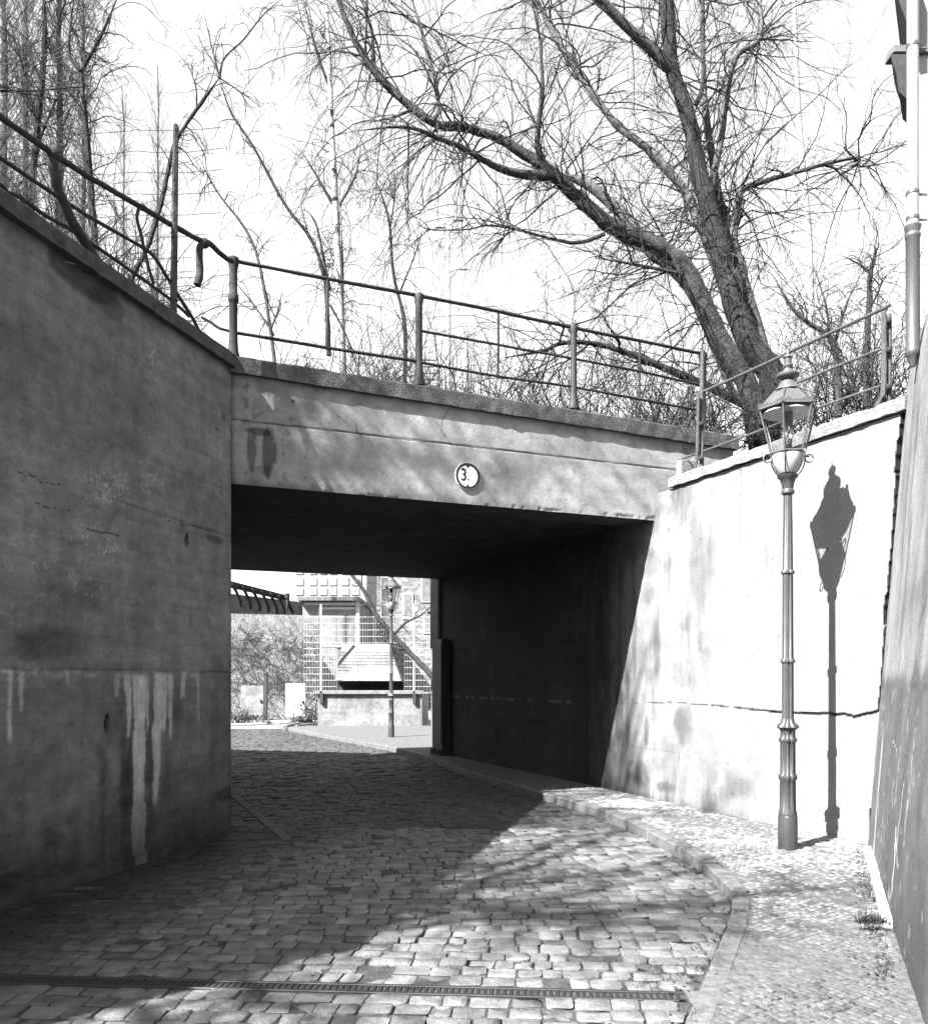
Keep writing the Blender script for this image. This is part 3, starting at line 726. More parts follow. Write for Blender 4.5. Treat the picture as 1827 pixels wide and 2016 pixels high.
# ---------------------------------------------------------------- house at the right edge
hs = thing('house', (B0[0], B0[1], 0), 'white plastered house corner with a battered scratched grey plinth at the right edge', 'house')
def bbat(Z): return -np.interp(Z, [-.1, .12, 3.9, 4.2, 4.45, 4.7, 4.9], [0, 0, .285, .315, .36, .43, .5])
def bcol(S, Z):
    lowe = sstep(1.62, 1.5, Z+.35*(fbm(S*1.5, S*0, 3, 702)-.5)-.06*S)
    c = .165*(.45+1.1*fbm(S*1.9, Z*1.4, 7, 703, .62))*(.85+.3*fbm(S*14, Z*14, 4, 733, .6))
    c *= 1-.35*sstep(.5, .7, fbm(S*5, Z*.9, 5, 705, .6))
    g = .078*(.75+.5*fbm(S*2.5, Z*1.0, 4, 711))*(1-.35*sstep(.9, .1, Z)*sstep(.3, 1.6, S))*(.6+.8*fbm(S*5, Z*4, 6, 744, .6))
    c = c*(1-lowe)+g*lowe
    c = c+.2*np.exp(-((S-.13-.05*(vn(Z*1.3, Z*0, 4)-.5))/.055)**2)*sstep(1.35, .9, Z)*lowe
    # scratches in the grey paint
    for (s0, z0, s1, z1, w_, k) in ((1.55, 1.15, 1.5, .75, .008, .4), (1.95, .95, 1.70, .15, .012, .5), (1.72, .62, 1.80, .2, .02, .5), (1.2, .85, 1.4, .7, .008, .35), (1.75, .55, 2.0, .4, .008, .4), (1.0, 1.15, 1.35, 1.1, .008, .25), (.9, .5, 1.0, .35, .01, .3), (2.3, 1.3, 2.2, .6, .01, .4), (.75, .6, .72, .35, .008, .3), (2.0, 1.9, 2.3, 2.1, .012, -.2)):
        d = np.array([s1-s0, z1-z0]); L2 = d.dot(d); t = np.clip(((S-s0)*d[0]+(Z-z0)*d[1])/L2, 0, 1)
        dist_ = np.hypot(S-s0-t*d[0], Z-z0-t*d[1])+.01*(fbm(S*20, Z*20, 2, 9)-.5)
        c = c+.62*k*sstep(w_, w_*.4, dist_)*np.where(k > 0, lowe, 1-lowe)
    sp = sstep(.72, .8, fbm(S*9, Z*14, 3, 720)); c = c+.07*sp*lowe
    c *= 1-.35*np.exp(-((Z-1.56)/.02)**2)*sstep(.5, .7, fbm(S*3, Z*0, 3, 12))
    return np.clip(c, .03, .75)
wall_grid('plinth', B0, BU, BN, -.50, 3.8, -.08, 4.9, .018, .018, bcol, lambda S, Z: .006*(fbm(S*2, Z*2, 3, 702)-.5)+.006*(fbm(S*9, Z*9, 4, 771)-.5), .7, M['plaster'], hs, batter=bbat)
def up(s, d): return B0+BU*s-BN*d
mb = MB(); q0 = up(.15, .50)
mb.prism([up(.12, .47), up(5.0, .47), up(5.0, 5), up(.12, 5)], 4.6, 13.0); mb.build('wall', M['white_paint'], hs)
mb = MB(); a = up(-.22, -.045); b = up(1.85, -.045)
for i in range(8):
    s0 = -.22+i*.27; mb = MB(); c = up(s0+.13, -.02); mb.box((c[0], c[1], kz(c[1])+.0), (.128, .035, .045), [(BU[0], BU[1], 0), (BN[0], BN[1], 0), (0, 0, 1)], .006); mb.build('base_stone', M['white_paint'], hs)

# rainwater pipe on the house corner
def pipexy(u, Y): return np.array([(u-CX)/F*Y, Y])
pc = pipexy(1796, 6.62)
dp = thing('downpipe', (pc[0], pc[1], 4.1), 'pale rainwater pipe with a grey cast iron lower section on the house corner', 'downpipe')
def zz(v, Y=6.62): return EYE-(v-HZ)/F*Y
mb = MB(); mb.lathe((pc[0], pc[1], 0), [(.02, zz(722)), (.032, zz(712)), (.046, zz(702)), (.057, zz(698)), (.057, zz(690)), (.052, zz(686)), (.052, zz(470)), (.058, zz(468)), (.058, zz(462)), (.05, zz(459)), (.062, zz(449)), (.064, zz(446)), (.045, zz(446))], 20)
mb.build('standpipe', M['cast_pipe'], dp)
mb = MB(); mb.lathe((pc[0], pc[1], 0), [(.044, zz(452)), (.044, 12.8)], 18); mb.build('upper_pipe', M['zinc'], dp)
for v in (90, 430, 180+200):
    mb = MB(); mb.lathe((pc[0], pc[1], zz(v)), [(.046, -.012), (.049, -.012), (.049, .012), (.046, .012)], 18); mb.box((pc[0]+.075, pc[1]+.02, zz(v)), (.05, .006, .008)); mb.build('pipe_clip', M['cast_pipe'], dp)

# next house up the hill: dark eaves and a balcony slab showing past the pipe
hb = thing('house', at(1790, 800, 11), 'farther house of which dark eaves and a bracketed balcony show past the downpipe', 'house')
Yb = 11.0
def bp(u, v, Y=Yb): return at(u, v, Y)
a0 = bp(1790, 0)
mb = MB(); mb.prism([(a0[0]+.1, Yb), (a0[0]+5, Yb-.6), (a0[0]+9, Yb+6), (a0[0]+4.2, Yb+6)], 3.9, 12.2); mb.build('wall', M['far_white'], hb)
pz = bp(1749, 97)[2]; x0 = bp(1748, 100)[0]
mb = MB(); mb.box(((x0+a0[0]+.38)/2, Yb+.06, pz-.03), ((a0[0]+.3-x0)/2, .12, .05), None, .01); mb.build('balcony_slab', M['concrete'], hb)
mb = MB(); vs = []
pts = [(1752, 112), (1790, 112), (1790, 205), (1768, 185), (1764, 150), (1757, 130)]
for Y in (Yb-.05, Yb+.5):
    for (u, v) in pts: vs.append((bp(u, v, Y)[0]+(Y-Yb+.05)*.1, Y, bp(u, v)[2]))
k = len(pts); mb.add(vs, [tuple(range(k)), tuple(range(k, 2*k))[::-1]]+[(i, i+k, (i+1) % k+k, (i+1) % k) for i in range(k)]); mb.build('bracket', M['far_dark'], hb)
mb = MB(); vs = []
pts = [(1752, -40), (1756, 2), (1784, 80), (1800, 80), (1800, -40)]
for Y in (Yb-.3, Yb+1.5):
    for (u, v) in pts: vs.append((bp(u, v, Y)[0]+(Y-Yb+.3)*.1, Y, bp(u, v)[2]))
k = len(pts); mb.add(vs, [tuple(range(k)), tuple(range(k, 2*k))[::-1]]+[(i, i+k, (i+1) % k+k, (i+1) % k) for i in range(k)]); mb.build('eaves', M['far_dark'], hb)

# ---------------------------------------------------------------- railings
def rail_tube(pts, r, name, parent, m, n=8, rough=.06, per=4):
    P = catmull(np.array(pts), per)
    if rough: P = P+rng.normal(0, r*rough, P.shape)
    rr = np.full(len(P), r)*(1+rng.normal(0, .04, len(P)))
    mb = MB(); mb.tube(P, rr, n); return mb.build(name, m, parent)

rl = thing('railing', (CL[0]-.6, CL[1]-.6, 4.98), 'dark rusted railing, bent and broken, along the top of the left wall', 'railing')
def lY(u): return 6.5+(8.74-6.5)*u/460.0
def lp(u, v): return at(u, v, lY(u))
rail_tube([lp(*q) for q in ((-120, 145), (-50, 193), (0, 229), (104, 302), (177, 349), (281, 409), (343, 445), (390, 471))]+[lp(411, 478), lp(432, 497), lp(450, 511), lp(458, 514)], .026, 'top_rail', rl, M['iron'])
rail_tube([lp(*q) for q in ((-120, 225), (-50, 278), (0, 310), (57, 349), (109, 383), (156, 414), (213, 448), (281, 487), (307, 510), (346, 573), (374, 617), (400, 664))], .017, 'middle_rail', rl, M['iron'])
rail_tube([lp(*q) for q in ((-80, 318), (0, 362), (16, 378), (44, 391), (91, 425), (146, 456), (260, 534), (338, 591), (374, 624))], .016, 'lower_rail', rl, M['iron'])
rail_tube([lp(*q) for q in ((103, 304), (108, 340), (117, 378), (146, 443), (178, 492), (190, 520))], .042, 'leaning_post', rl, M['iron'], 10)
rail_tube([lp(*q) for q in ((275, 408), (270, 430), (279, 463), (283, 484), (294, 529), (303, 560))], .016, 'thin_post', rl, M['iron'])
rail_tube([lp(*q) for q in ((407, 478), (396, 484), (393, 500), (394, 536), (389, 560))], .036, 'broken_post', rl, M['iron'], 10)
for (u, v, r_) in ((106, 306, .062), (404, 479, .05), (281, 408, .034)):
    mb = MB(); mb.sphere(lp(u, v), r_, 12); mb.build('ball_joint', M['iron'], rl)
rail_tube([lp(*q) for q in ((46, 392), (46, 410), (45, 430))], .022, 'thin_post', rl, M['iron'])

rb = thing('railing', (CL[0]+2.5, CL[1]+1, 4.9), 'dark iron post and rail railing along the top of the bridge', 'railing')
def fY(u):
    a = (u-CX)/F; O = CL-NF*.12; s = (a*O[1]-O[0])/(UF[0]-a*UF[1]); return O[1]+s*UF[1]
def fp(u, v): return at(u, v, fY(u))
rail_tube([fp(*q) for q in ((460, 513), (640, 548), (825, 582), (980, 613), (1128, 645), (1260, 671), (1385, 697))], .0215, 'top_rail', rb, M['iron'])
rail_tube([fp(*q) for q in ((465, 655), (640, 684), (825, 712))], .019, 'lower_rail', rb, M['iron'])
rail_tube([fp(*q) for q in ((825, 713), (981, 741), (1122, 761), (1324, 798), (1372, 806))], .016, 'lower_rail', rb, M['iron'])
rail_tube([fp(*q) for q in ((825, 651), (981, 679), (1122, 705), (1259, 731), (1324, 746), (1378, 758))], .016, 'middle_rail', rb, M['iron'])
rail_tube([fp(*q) for q in ((398, 625), (416, 635), (432, 646), (446, 650), (462, 654))], .016, 'broken_rail', rb, M['iron'])
def post(u, v0, v1, hw, parent, m, Yf, collar=None, name='post'):
    Y = Yf(u); r = hw/F*Y; b = at(u, v1, Y); t = at(u, v0, Y); h = t[2]-b[2]
    mb = MB(); prof = [(r*1.75, 0), (r*1.7, h*.04), (r*1.25, h*.10), (r*1.08, h*.2), (r, h*.3)]
    if collar: prof += [(r, h*collar-.05), (r*1.25, h*collar-.035), (r*1.32, h*collar), (r*1.25, h*collar+.035), (r, h*collar+.05)]
    prof += [(r*.98, h*.86), (r*1.15, h*.9), (r*1.4, h*.955), (r*1.3, h*.985), (r*.6, h)]
    mb.lathe(b, prof, 14); return mb.build(name, m, parent)
post(460, 505, 712, 8, rb, M['iron'], fY, .60)
post(825, 577, 760, 7, rb, M['iron_paint'], fY)
post(1129, 639, 806, 6.5, rb, M['iron_paint'], fY)
post(1383, 693, 860, 6, rb, M['iron'], fY)
for (u, v0, v1, r_) in ((645, 549, 688, .019), (981, 616, 742, .015), (1259, 673, 786, .015)):
    rail_tube([fp(u, v0), fp(u, (v0+v1)/2), fp(u-1, v1)], r_, 'baluster', rb, M['iron'])

rr_ = thing('railing', (wl(0)[0], wl(0)[1], 4.06), 'light worn pipe railing along the coping of the sunlit wing wall', 'railing')
def wY(u, back=.1):
    a = (u-CX)/F; O = W0-NW*back; s = (a*O[1]-O[0])/(UW[0]-a*UW[1]); return O[1]+s*UW[1]
def wp(u, v, back=.1): return at(u, v, wY(u, back))
rail_tube([wp(*q) for q in ((1368, 778), (1470, 733), (1560, 690), (1650, 648), (1752, 601))], .0175, 'top_rail', rr_, M['rail_right'])
rail_tube([wp(*q) for q in ((1562, 757), (1640, 724), (1733, 688))], .0145, 'middle_rail', rr_, M['rail_right'])
rail_tube([wp(*q) for q in ((1335, 906), (1503, 845), (1601, 806), (1733, 760))], .0145, 'lower_rail', rr_, M['rail_right'])
def flatbar(uvs, wdt, name):
    P = catmull([wp(u, v, .03) for u, v in uvs], 4); mb = MB(); vs = []
    h = np.array([UW[0], UW[1], 0]); nn = np.array([NW[0], NW[1], 0])
    for p_ in P:
        for a, b in ((-1, -1), (1, -1), (1, 1), (-1, 1)): vs.append(p_+h*a*wdt+nn*b*.006)
    k = len(P); mb.add(vs, [(i*4+j, i*4+(j+1) % 4, (i+1)*4+(j+1) % 4, (i+1)*4+j) for i in range(k-1) for j in range(4)]+[(0, 1, 2, 3), tuple((k-1)*4+j for j in (3, 2, 1, 0))]); return mb.build(name, M['rail_right'], rr_)
flatbar([(1374, 775), (1373, 850), (1371, 905), (1366, 925), (1357, 948)], .022, 'post_bar')
flatbar([(1739, 612), (1739, 700), (1738, 770), (1733, 784), (1724, 800)], .024, 'post_bar')
rail_tube([wp(1383, 690), wp(1381, 800), wp(1381, 936)], .026, 'post', rr_, M['rail_right'], 10)
rail_tube([wp(1749, 618), wp(1750, 700), wp(1750, 800)], .022, 'post', rr_, M['rail_right'], 10)
for (u, v) in ((1748, 632), (1749, 690), (1749, 762), (1380, 835), (1379, 903)):
    mb = MB(); p_ = wp(u, v, .06); mb.sphere(p_, .03, 10); mb.build('pipe_clamp', M['iron'], rr_)
rail_tube([wp(1740, 612), wp(1733, 604), wp(1731, 610), wp(1738, 617)], .008, 'wire_loop', rr_, M['iron'])

# wire fence behind the left wall
wf = thing('wire_fence', at(343, 620, 8.15), 'old post and barbed wire fence behind the left railing', 'fence')
Pb = at(341, 700, 8.15); Pt = at(347, 246, 8.15)
mb = MB(); mb.tube([Pb, (Pb+Pt)/2, Pt], [.036, .032, .026], 6); mb.build('post', M['bark'], wf)
for i, (vl, vr, ur) in enumerate(((266, 250, 437), (308, 293, 438), (348, 333, 437), (390, 376, 436), (430, 418, 436), (470, 461, 412), (512, 505, 380), (552, 545, 384), (592, 587, 384))):
    A = at(-60, vl+1, 8.5); B = at(ur, vr, 8.05); n = 40
    P = [A+(B-A)*j/n+np.array([0, 0, -.02*math.sin(math.pi*((j*3/n) % 1))])+rng.normal(0, .003, 3) for j in range(n+1)]
    mb = MB(); mb.tube(P, .0032, 4)
    for j in range(1, n, 2):
        d = rng.normal(0, .016, 3); mb.tube([P[j]-d, P[j], P[j]+d], .002, 3)
    mb.build('wire', M['iron'], wf)

# ---------------------------------------------------------------- height limit sign on the beam
s0, z0 = fpx(920, 938)
sp_ = CL+UF*s0+NF*.016
sg = thing('height_sign', (sp_[0], sp_[1], z0), 'round white height limit sign reading 3. in a dark ring on the beam', 'sign')
X3 = np.array([UF[0], UF[1], 0]); N3 = np.array([NF[0], NF[1], 0]); Z3 = np.array([0, 0, 1.]); c3 = np.array([sp_[0], sp_[1], z0])
def disc(r0, r1, d0, d1, n=48):
    mb = MB(); vs = []
    for r, d in ((r0, d0), (r0, d1), (r1, d1), (r1, d0)):
        for j in range(n):
            a = 2*math.pi*j/n; vs.append(c3+X3*r*math.cos(a)+Z3*r*math.sin(a)+N3*d)
    fs = [(i*n+j, i*n+(j+1) % n, ((i+1) % 4)*n+(j+1) % n, ((i+1) % 4)*n+j) for i in range(4) for j in range(n)]
    return mb.add(vs, fs)
RS = .153
mb = disc(.0005, RS, -.03, .004); mb.build('plate', M['sign_white'], sg)
mb = disc(RS*.80, RS*.985, .0042, .0075); mb.build('ring', M['sign_ring'], sg)
for sgn in (1, -1):
    mb = MB(); tri = [c3+X3*a*RS+Z3*sgn*b*RS for a, b in ((-.21, .86), (.21, .86), (0, .58))]
    mb.add([t+N3*.0042 for t in tri]+[t+N3*.0072 for t in tri], [(0, 1, 2), (3, 4, 5), (0, 1, 4, 3), (1, 2, 5, 4), (2, 0, 3, 5)]); mb.build('arrow', M['sign_ring'], sg)
def text(body, x, z, size, m, name):
    cu = bpy.data.curves.new(name, 'FONT'); cu.body = body; cu.size = size; cu.align_x = 'CENTER'; cu.align_y = 'CENTER'; cu.extrude = .0012; cu.offset = .0035
    tmp = bpy.data.objects.new(name, cu); C.objects.link(tmp); dg = bpy.context.evaluated_depsgraph_get()
    me = bpy.data.meshes.new_from_object(tmp.evaluated_get(dg)); bpy.data.objects.remove(tmp)
    me.transform(Matrix(((X3[0]*.8, 0, N3[0], 0), (X3[1]*.8, 0, N3[1], 0), (0, 1, 0, 0), (0, 0, 0, 1))))
    d = X3*x+Z3*z+N3*.0056
    me.transform(Matrix.Translation(Vector(d))); return link_mesh(name, me, m, sg)
text('3', -.05, .005, .2, M['sign_ring'], 'digit')
text('.', .005, .0, .16, M['sign_ring'], 'point')
for (x, z, a, b) in ((.034, -.045, .008, .008), (.028, -.012, .004, .008), (.06, -.048, .006, .003)):
    mb = MB(); mb.box(c3+X3*x+Z3*z+N3*.005, (a, b, .0008), [X3, Z3, N3]); mb.build('worn_mark', M['sign_worn'], sg)

# ---------------------------------------------------------------- gas lamp
LX, LY_ = 2.875, 7.45; LPX = .004515
def lz(v): return EYE-(v-HZ)*LPX-.12
lamp = thing('street_lamp', (LX, LY_, .12), 'tall gas street lamp with fluted grey post in front of the white wall', 'street lamp', 'gas street lamps')
base = np.array([LX, LY_, .12])
mb = MB(); mb.lathe(base, [(.084, -.05), (.082, .26), (.079, .275), (.066, .285)], 24, flute=(8, .05, 0, .26)); mb.build('base', M['lamp_paint'], lamp)
pr = [(.066, lz(1612)), (.079, lz(1606)), (.079, lz(1600)), (.064, lz(1594)), (.062, lz(1536)), (.073, lz(1533)), (.073, lz(1526)), (.060, lz(1522)), (.059, lz(1462)), (.071, lz(1459)), (.071, lz(1454)), (.058, lz(1450)), (.058, lz(1438)), (.066, lz(1436)), (.088, lz(1432)), (.085, lz(1428)), (.056, lz(1422)), (.046, lz(1412)), (.045, lz(1306)), (.056, lz(1304)), (.056, lz(1299)), (.044, lz(1296)), (.041, lz(1131)), (.054, lz(1129)), (.054, lz(1125)), (.040, lz(1122)), (.037, lz(975)), (.056, lz(972)), (.058, lz(967)), (.046, lz(963)), (.052, lz(955)), (.066, lz(944)), (.086, lz(940)), (.09, lz(936)), (.04, lz(935))]
mb = MB(); mb.lathe(base, pr, 32, flute=(8, .22, lz(1594), lz(976))); mb.build('post', M['lamp_paint'], lamp)
def hexr(r, z, rot=0): return [base+np.array([r*math.cos(math.pi*k/3+rot), r*math.sin(math.pi*k/3+rot), z]) for k in range(6)]
ZB, ZT = lz(893), lz(808)
RB, RT = .150, .248
mb = MB(); mb.lathe(base, [(.03, lz(934)), (.075, lz(932)), (.112, lz(920)), (.132, lz(908)), (.142, lz(897)), (.135, lz(896)), (.05, lz(903))], 24); mb.build('bowl', M['enamel'], lamp)
def ringbar(r, z, t, name, m):
    mb = MB(); H = hexr(r, z)
    for k in range(6): mb.tube([H[k], H[(k+1) % 6]], t, 6)
    return mb.build(name, m, lamp)
ringbar(RB, ZB, .011, 'lower_frame', M['lamp_roof']); ringbar(RT, ZT, .010, 'upper_frame', M['lamp_dark'])
Hb, Ht = hexr(RB, ZB), hexr(RT, ZT)
for k in range(6):
    mb = MB(); mb.tube([Hb[k], Ht[k]], .0085, 6); mb.build('glazing_bar', M['lamp_roof'], lamp)
    a, b, c_, d_ = Hb[k], Hb[(k+1) % 6], Ht[(k+1) % 6], Ht[k]
    mb = MB(); mb.add([a, b, c_, d_], [(0, 1, 2, 3)]); mb.build('pane', M['glass'], lamp)
    # strap down the outside of the bowl
    an = math.pi*k/3; e = np.array([math.cos(an), math.sin(an), 0])
    mb = MB(); mb.tube([base+e*.15+Z3*ZB, base+e*.152+Z3*lz(906), base+e*.14+Z3*lz(918), base+e*.112+Z3*lz(930), base+e*.08+Z3*lz(936)], .006, 6); mb.build('strap', M['lamp_dark'], lamp)
    # crenellated cresting on the eaves
    m0 = (Ht[k]+Ht[(k+1) % 6])/2; t_ = (Ht[(k+1) % 6]-Ht[k]); t_ /= np.linalg.norm(t_); nn = np.cross(t_, Z3)
    mb = MB(); mb.box(m0+Z3*.022, (.1, .004, .012), [t_, nn, Z3])
    for q in (-.072, .072): mb.box(m0+t_*q+Z3*.04, (.022, .004, .010), [t_, nn, Z3])
    mb.box(Ht[k]+Z3*.03, (.012, .012, .024)); mb.build('cresting', M['lamp_roof'], lamp)
mb = MB(); R1 = hexr(.262, ZT+.004); R2 = hexr(.105, lz(768)); R0 = hexr(.25, ZT-.006)
vs = R0+R1+R2; mb.add(vs, [(a*6+k, a*6+(k+1) % 6, a*6+6+(k+1) % 6, a*6+6+k) for a in (0, 1) for k in range(6)]+[(12, 13, 14, 15, 16, 17)]); mb.build('roof', M['lamp_roof'], lamp)
for k in range(6):
    mb = MB(); mb.tube([R1[k], R2[k]], .006, 5); mb.build('roof_rib', M['lamp_dark'], lamp)
mb = MB(); mb.lathe(base, [(.115, lz(769)), (.112, lz(767)), (.09, lz(762)), (.07, lz(754)), (.055, lz(749)), (.048, lz(748)), (.088, lz(745)), (.1, lz(741)), (.1, lz(738)), (.085, lz(735)), (.045, lz(732)), (.032, lz(726)), (.045, lz(722)), (.045, lz(719)), (.03, lz(716)), (.034, lz(706)), (.045, lz(704)), (.04, lz(701)), (.012, lz(697)), (.004, lz(686))], 24); mb.build('vent_cap', M['lamp_roof'], lamp)
mb = MB(); mb.lathe(base, [(.215, ZT-.018), (.218, ZT-.03), (.205, ZT-.035), (.06, ZT-.01), (.05, ZT-.004)], 32); mb.build('reflector', M['enamel'], lamp)
mb = MB(); mb.lathe(base, [(.035, lz(838)), (.042, lz(812))], 12); mb.build('burner', M['lamp_dark'], lamp)
mb = MB(); mb.tube([base+np.array([.01, 0, lz(815)]), base+np.array([.025, 0, lz(835)]), base+np.array([.025, 0, lz(860)]), base+np.array([.01, 0, lz(885)])], .01, 8); mb.build('gas_tube', M['lamp_roof'], lamp)
for k in range(4):
    a = k*math.pi/2+.5; e = np.array([math.cos(a), math.sin(a), 0])*.035
    mb = MB(); mb.lathe(base+e, [(.012, lz(866)), (.02, lz(862)), (.02, lz(852)), (.012, lz(846))], 10); mb.build('mantle', M['enamel'], lamp)
mb = MB(); mb.lathe(base, [(.05, lz(893)), (.05, lz(888)), (.02, lz(884)), (.03, lz(876)), (.012, lz(868))], 12); mb.build('burner', M['lamp_dark'], lamp)
mb = MB(); mb.lathe(base, [(.13, lz(893)), (.13, lz(890)), (.06, lz(889))], 12); mb.build('floor_plate', M['lamp_dark'], lamp)
for sx in (-1, 1):
    P = [base+np.array([sx*(.15+.035+.036*math.cos(a)), -.01, lz(903)+.036*math.sin(a)]) for a in np.linspace(math.pi*.9, -math.pi*1.05, 16)]
    mb = MB(); mb.tube(P, .007, 6); mb.build('hook', M['lamp_roof'], lamp)
    mb = MB(); mb.tube([base+np.array([sx*.14, 0, lz(897)]), base+np.array([sx*.19, 0, lz(899)])], .008, 6); mb.build('ladder_arm', M['lamp_dark'], lamp)
l2 = copy_tree(lamp); l2.location = (-1.89, 21.8, .12)
l2['label'] = 'distant gas street lamp on the sunny pavement seen through the underpass'

# ---------------------------------------------------------------- trees: limbs are measured, twigs grown
def tubes_np(pts, rad, n=3):
    """pts (N,K,3), rad (N,K) -> verts, quads"""
    N, K, _ = pts.shape
    T = np.gradient(pts, axis=1); T /= np.linalg.norm(T, axis=2, keepdims=True)+1e-9
    ref = np.where(np.abs(T[..., 2:3]) < .8, np.array([0, 0, 1.]), np.array([1., 0, 0]))
    A = np.cross(T, ref); A /= np.linalg.norm(A, axis=2, keepdims=True)+1e-9; B = np.cross(T, A)
    an = 2*np.pi*np.arange(n)/n
    V = pts[:, :, None, :]+rad[:, :, None, None]*(A[:, :, None, :]*np.cos(an)[None, None, :, None]+B[:, :, None, :]*np.sin(an)[None, None, :, None])
    I = np.arange(N*K*n).reshape(N, K, n); J = np.roll(I, -1, axis=2)
    Q = np.stack([I[:, :-1], J[:, :-1], J[:, 1:], I[:, 1:]], -1).reshape(-1, 4)
    return V.reshape(-1, 3), Q
def unit(v): return v/(np.linalg.norm(v, axis=-1, keepdims=True)+1e-9)
def sprout(P, D, L, r, K=7, wander=.25, droop=0., tip=.35):
    N = len(P); pts = np.zeros((N, K, 3)); pts[:, 0] = P; d = unit(D); step = (L/(K-1))[:, None]
    for k in range(1, K):
        d = unit(d+rng.normal(0, wander, (N, 3))+np.array([0, 0, -droop])); pts[:, k] = pts[:, k-1]+d*step
    rad = r[:, None]*np.linspace(1, tip, K)[None, :]
    return pts, rad
def branch_from(pts, rad, m, lf, rf, spread=.9, upb=.0, tmin=.15):
    """m children per twig"""
    N, K, _ = pts.shape; par = np.repeat(np.arange(N), m); M_ = len(par)
    t = rng.uniform(tmin, .97, M_)*(K-1); i = np.clip(t.astype(int), 0, K-2); f = (t-i)[:, None]
    P = pts[par, i]*(1-f)+pts[par, i+1]*f; D = unit(pts[par, i+1]-pts[par, i])
    L = np.linalg.norm(pts[par, -1]-pts[par, 0], axis=1)
    D = unit(D+rng.normal(0, spread, (M_, 3))*.75+np.array([0, 0, upb]))
    return P, D, L*lf*rng.uniform(.5, 1.2, M_), np.maximum(rad[par, i]*rf, .0017)
def crown_mesh(name, groups, m, parent, n=3):
    Vs, Qs = [], []; b = 0
    for pts, rad in groups:
        V, Q = tubes_np(pts, rad, n); Vs.append(V); Qs.append(Q+b); b += len(V)
    return link_mesh(name, np_mesh(name, np.concatenate(Vs), np.concatenate(Qs), off=ORG[parent.name]), m, parent)

def limb3(uvw, Y, dY=0.0, hold=1.0):
    """measured limb -> smooth 3D points and radii; Y depth, drifting by dY towards the tip"""
    k = len(uvw); P = []; r = []
    for i, (u, v, wd) in enumerate(uvw):
        Yi = Y+dY*i/(k-1); P.append(at(u, v, Yi)); r.append(wd*.5/F*Yi)
    P = catmull(P, 6); t = np.linspace(0, k-1, len(P)); r = np.interp(t, np.arange(k), r)
    q = min(6, len(r)//2); r[-q:] *= np.linspace(1, .22, q)
    P = P+rng.normal(0, 1, P.shape)*(r*.07)[:, None]
    return P, r*(1+rng.normal(0, .04, len(r)))

def tree(name, label, limbs, cat='tree', group=None, density=14, twl=(.5, 1.3), twr=.006, droop=.1, wander=.25, kids=(4, 3), barkm='bark', twigm='twig', upb=.05, minr=0, gate=None, names=None, lmat=None):
    P0 = limbs[0][0]; root = thing(name, P0[0], label, cat, group)
    for i, (P, r) in enumerate(limbs):
        mb = MB(); mb.tube(P, r, 12 if r.max() > .06 else 7)
        mb.build('trunk' if i == 0 else 'limb', M[(lmat or {}).get(i, barkm)], root)
    SP, SD, SR = [], [], []
    for (P, r) in limbs:
        L = np.linalg.norm(np.diff(P, axis=0), axis=1).sum(); nn = int(L*density)
        if nn < 1: continue
        t = rng.uniform(.18, 1, nn)*(len(P)-1); i = np.clip(t.astype(int), 0, len(P)-2); f = (t-i)[:, None]
        p_ = P[i]*(1-f)+P[i+1]*f; d = unit(P[i+1]-P[i]); d = unit(d*.6+rng.normal(0, .8, d.shape)+np.array([0, 0, upb]))
        SP.append(p_); SD.append(d); SR.append(np.minimum(r[i]*.7, twr*rng.uniform(.6, 1.5, nn)))
    SP = np.concatenate(SP); SD = np.concatenate(SD); SR = np.concatenate(SR)
    pts, rad = sprout(SP, SD, rng.uniform(twl[0], twl[1], len(SP)), SR, 10, wander, droop)
    G = [(pts, rad)]
    for lv, m_ in enumerate(kids):
        P, D, L, r = branch_from(pts, rad, m_, .5, .62, .62, upb); pts, rad = sprout(P, D, L, np.maximum(r, .0026), 6, wander*1.2, droop*1.8); G.append((pts, rad))
    crown_mesh('crown', G[:-1], M[twigm], root); ft = crown_mesh('fine_twigs', G[-1:], M['twig_pale'], root); ft['kind'] = 'stuff'
    return root

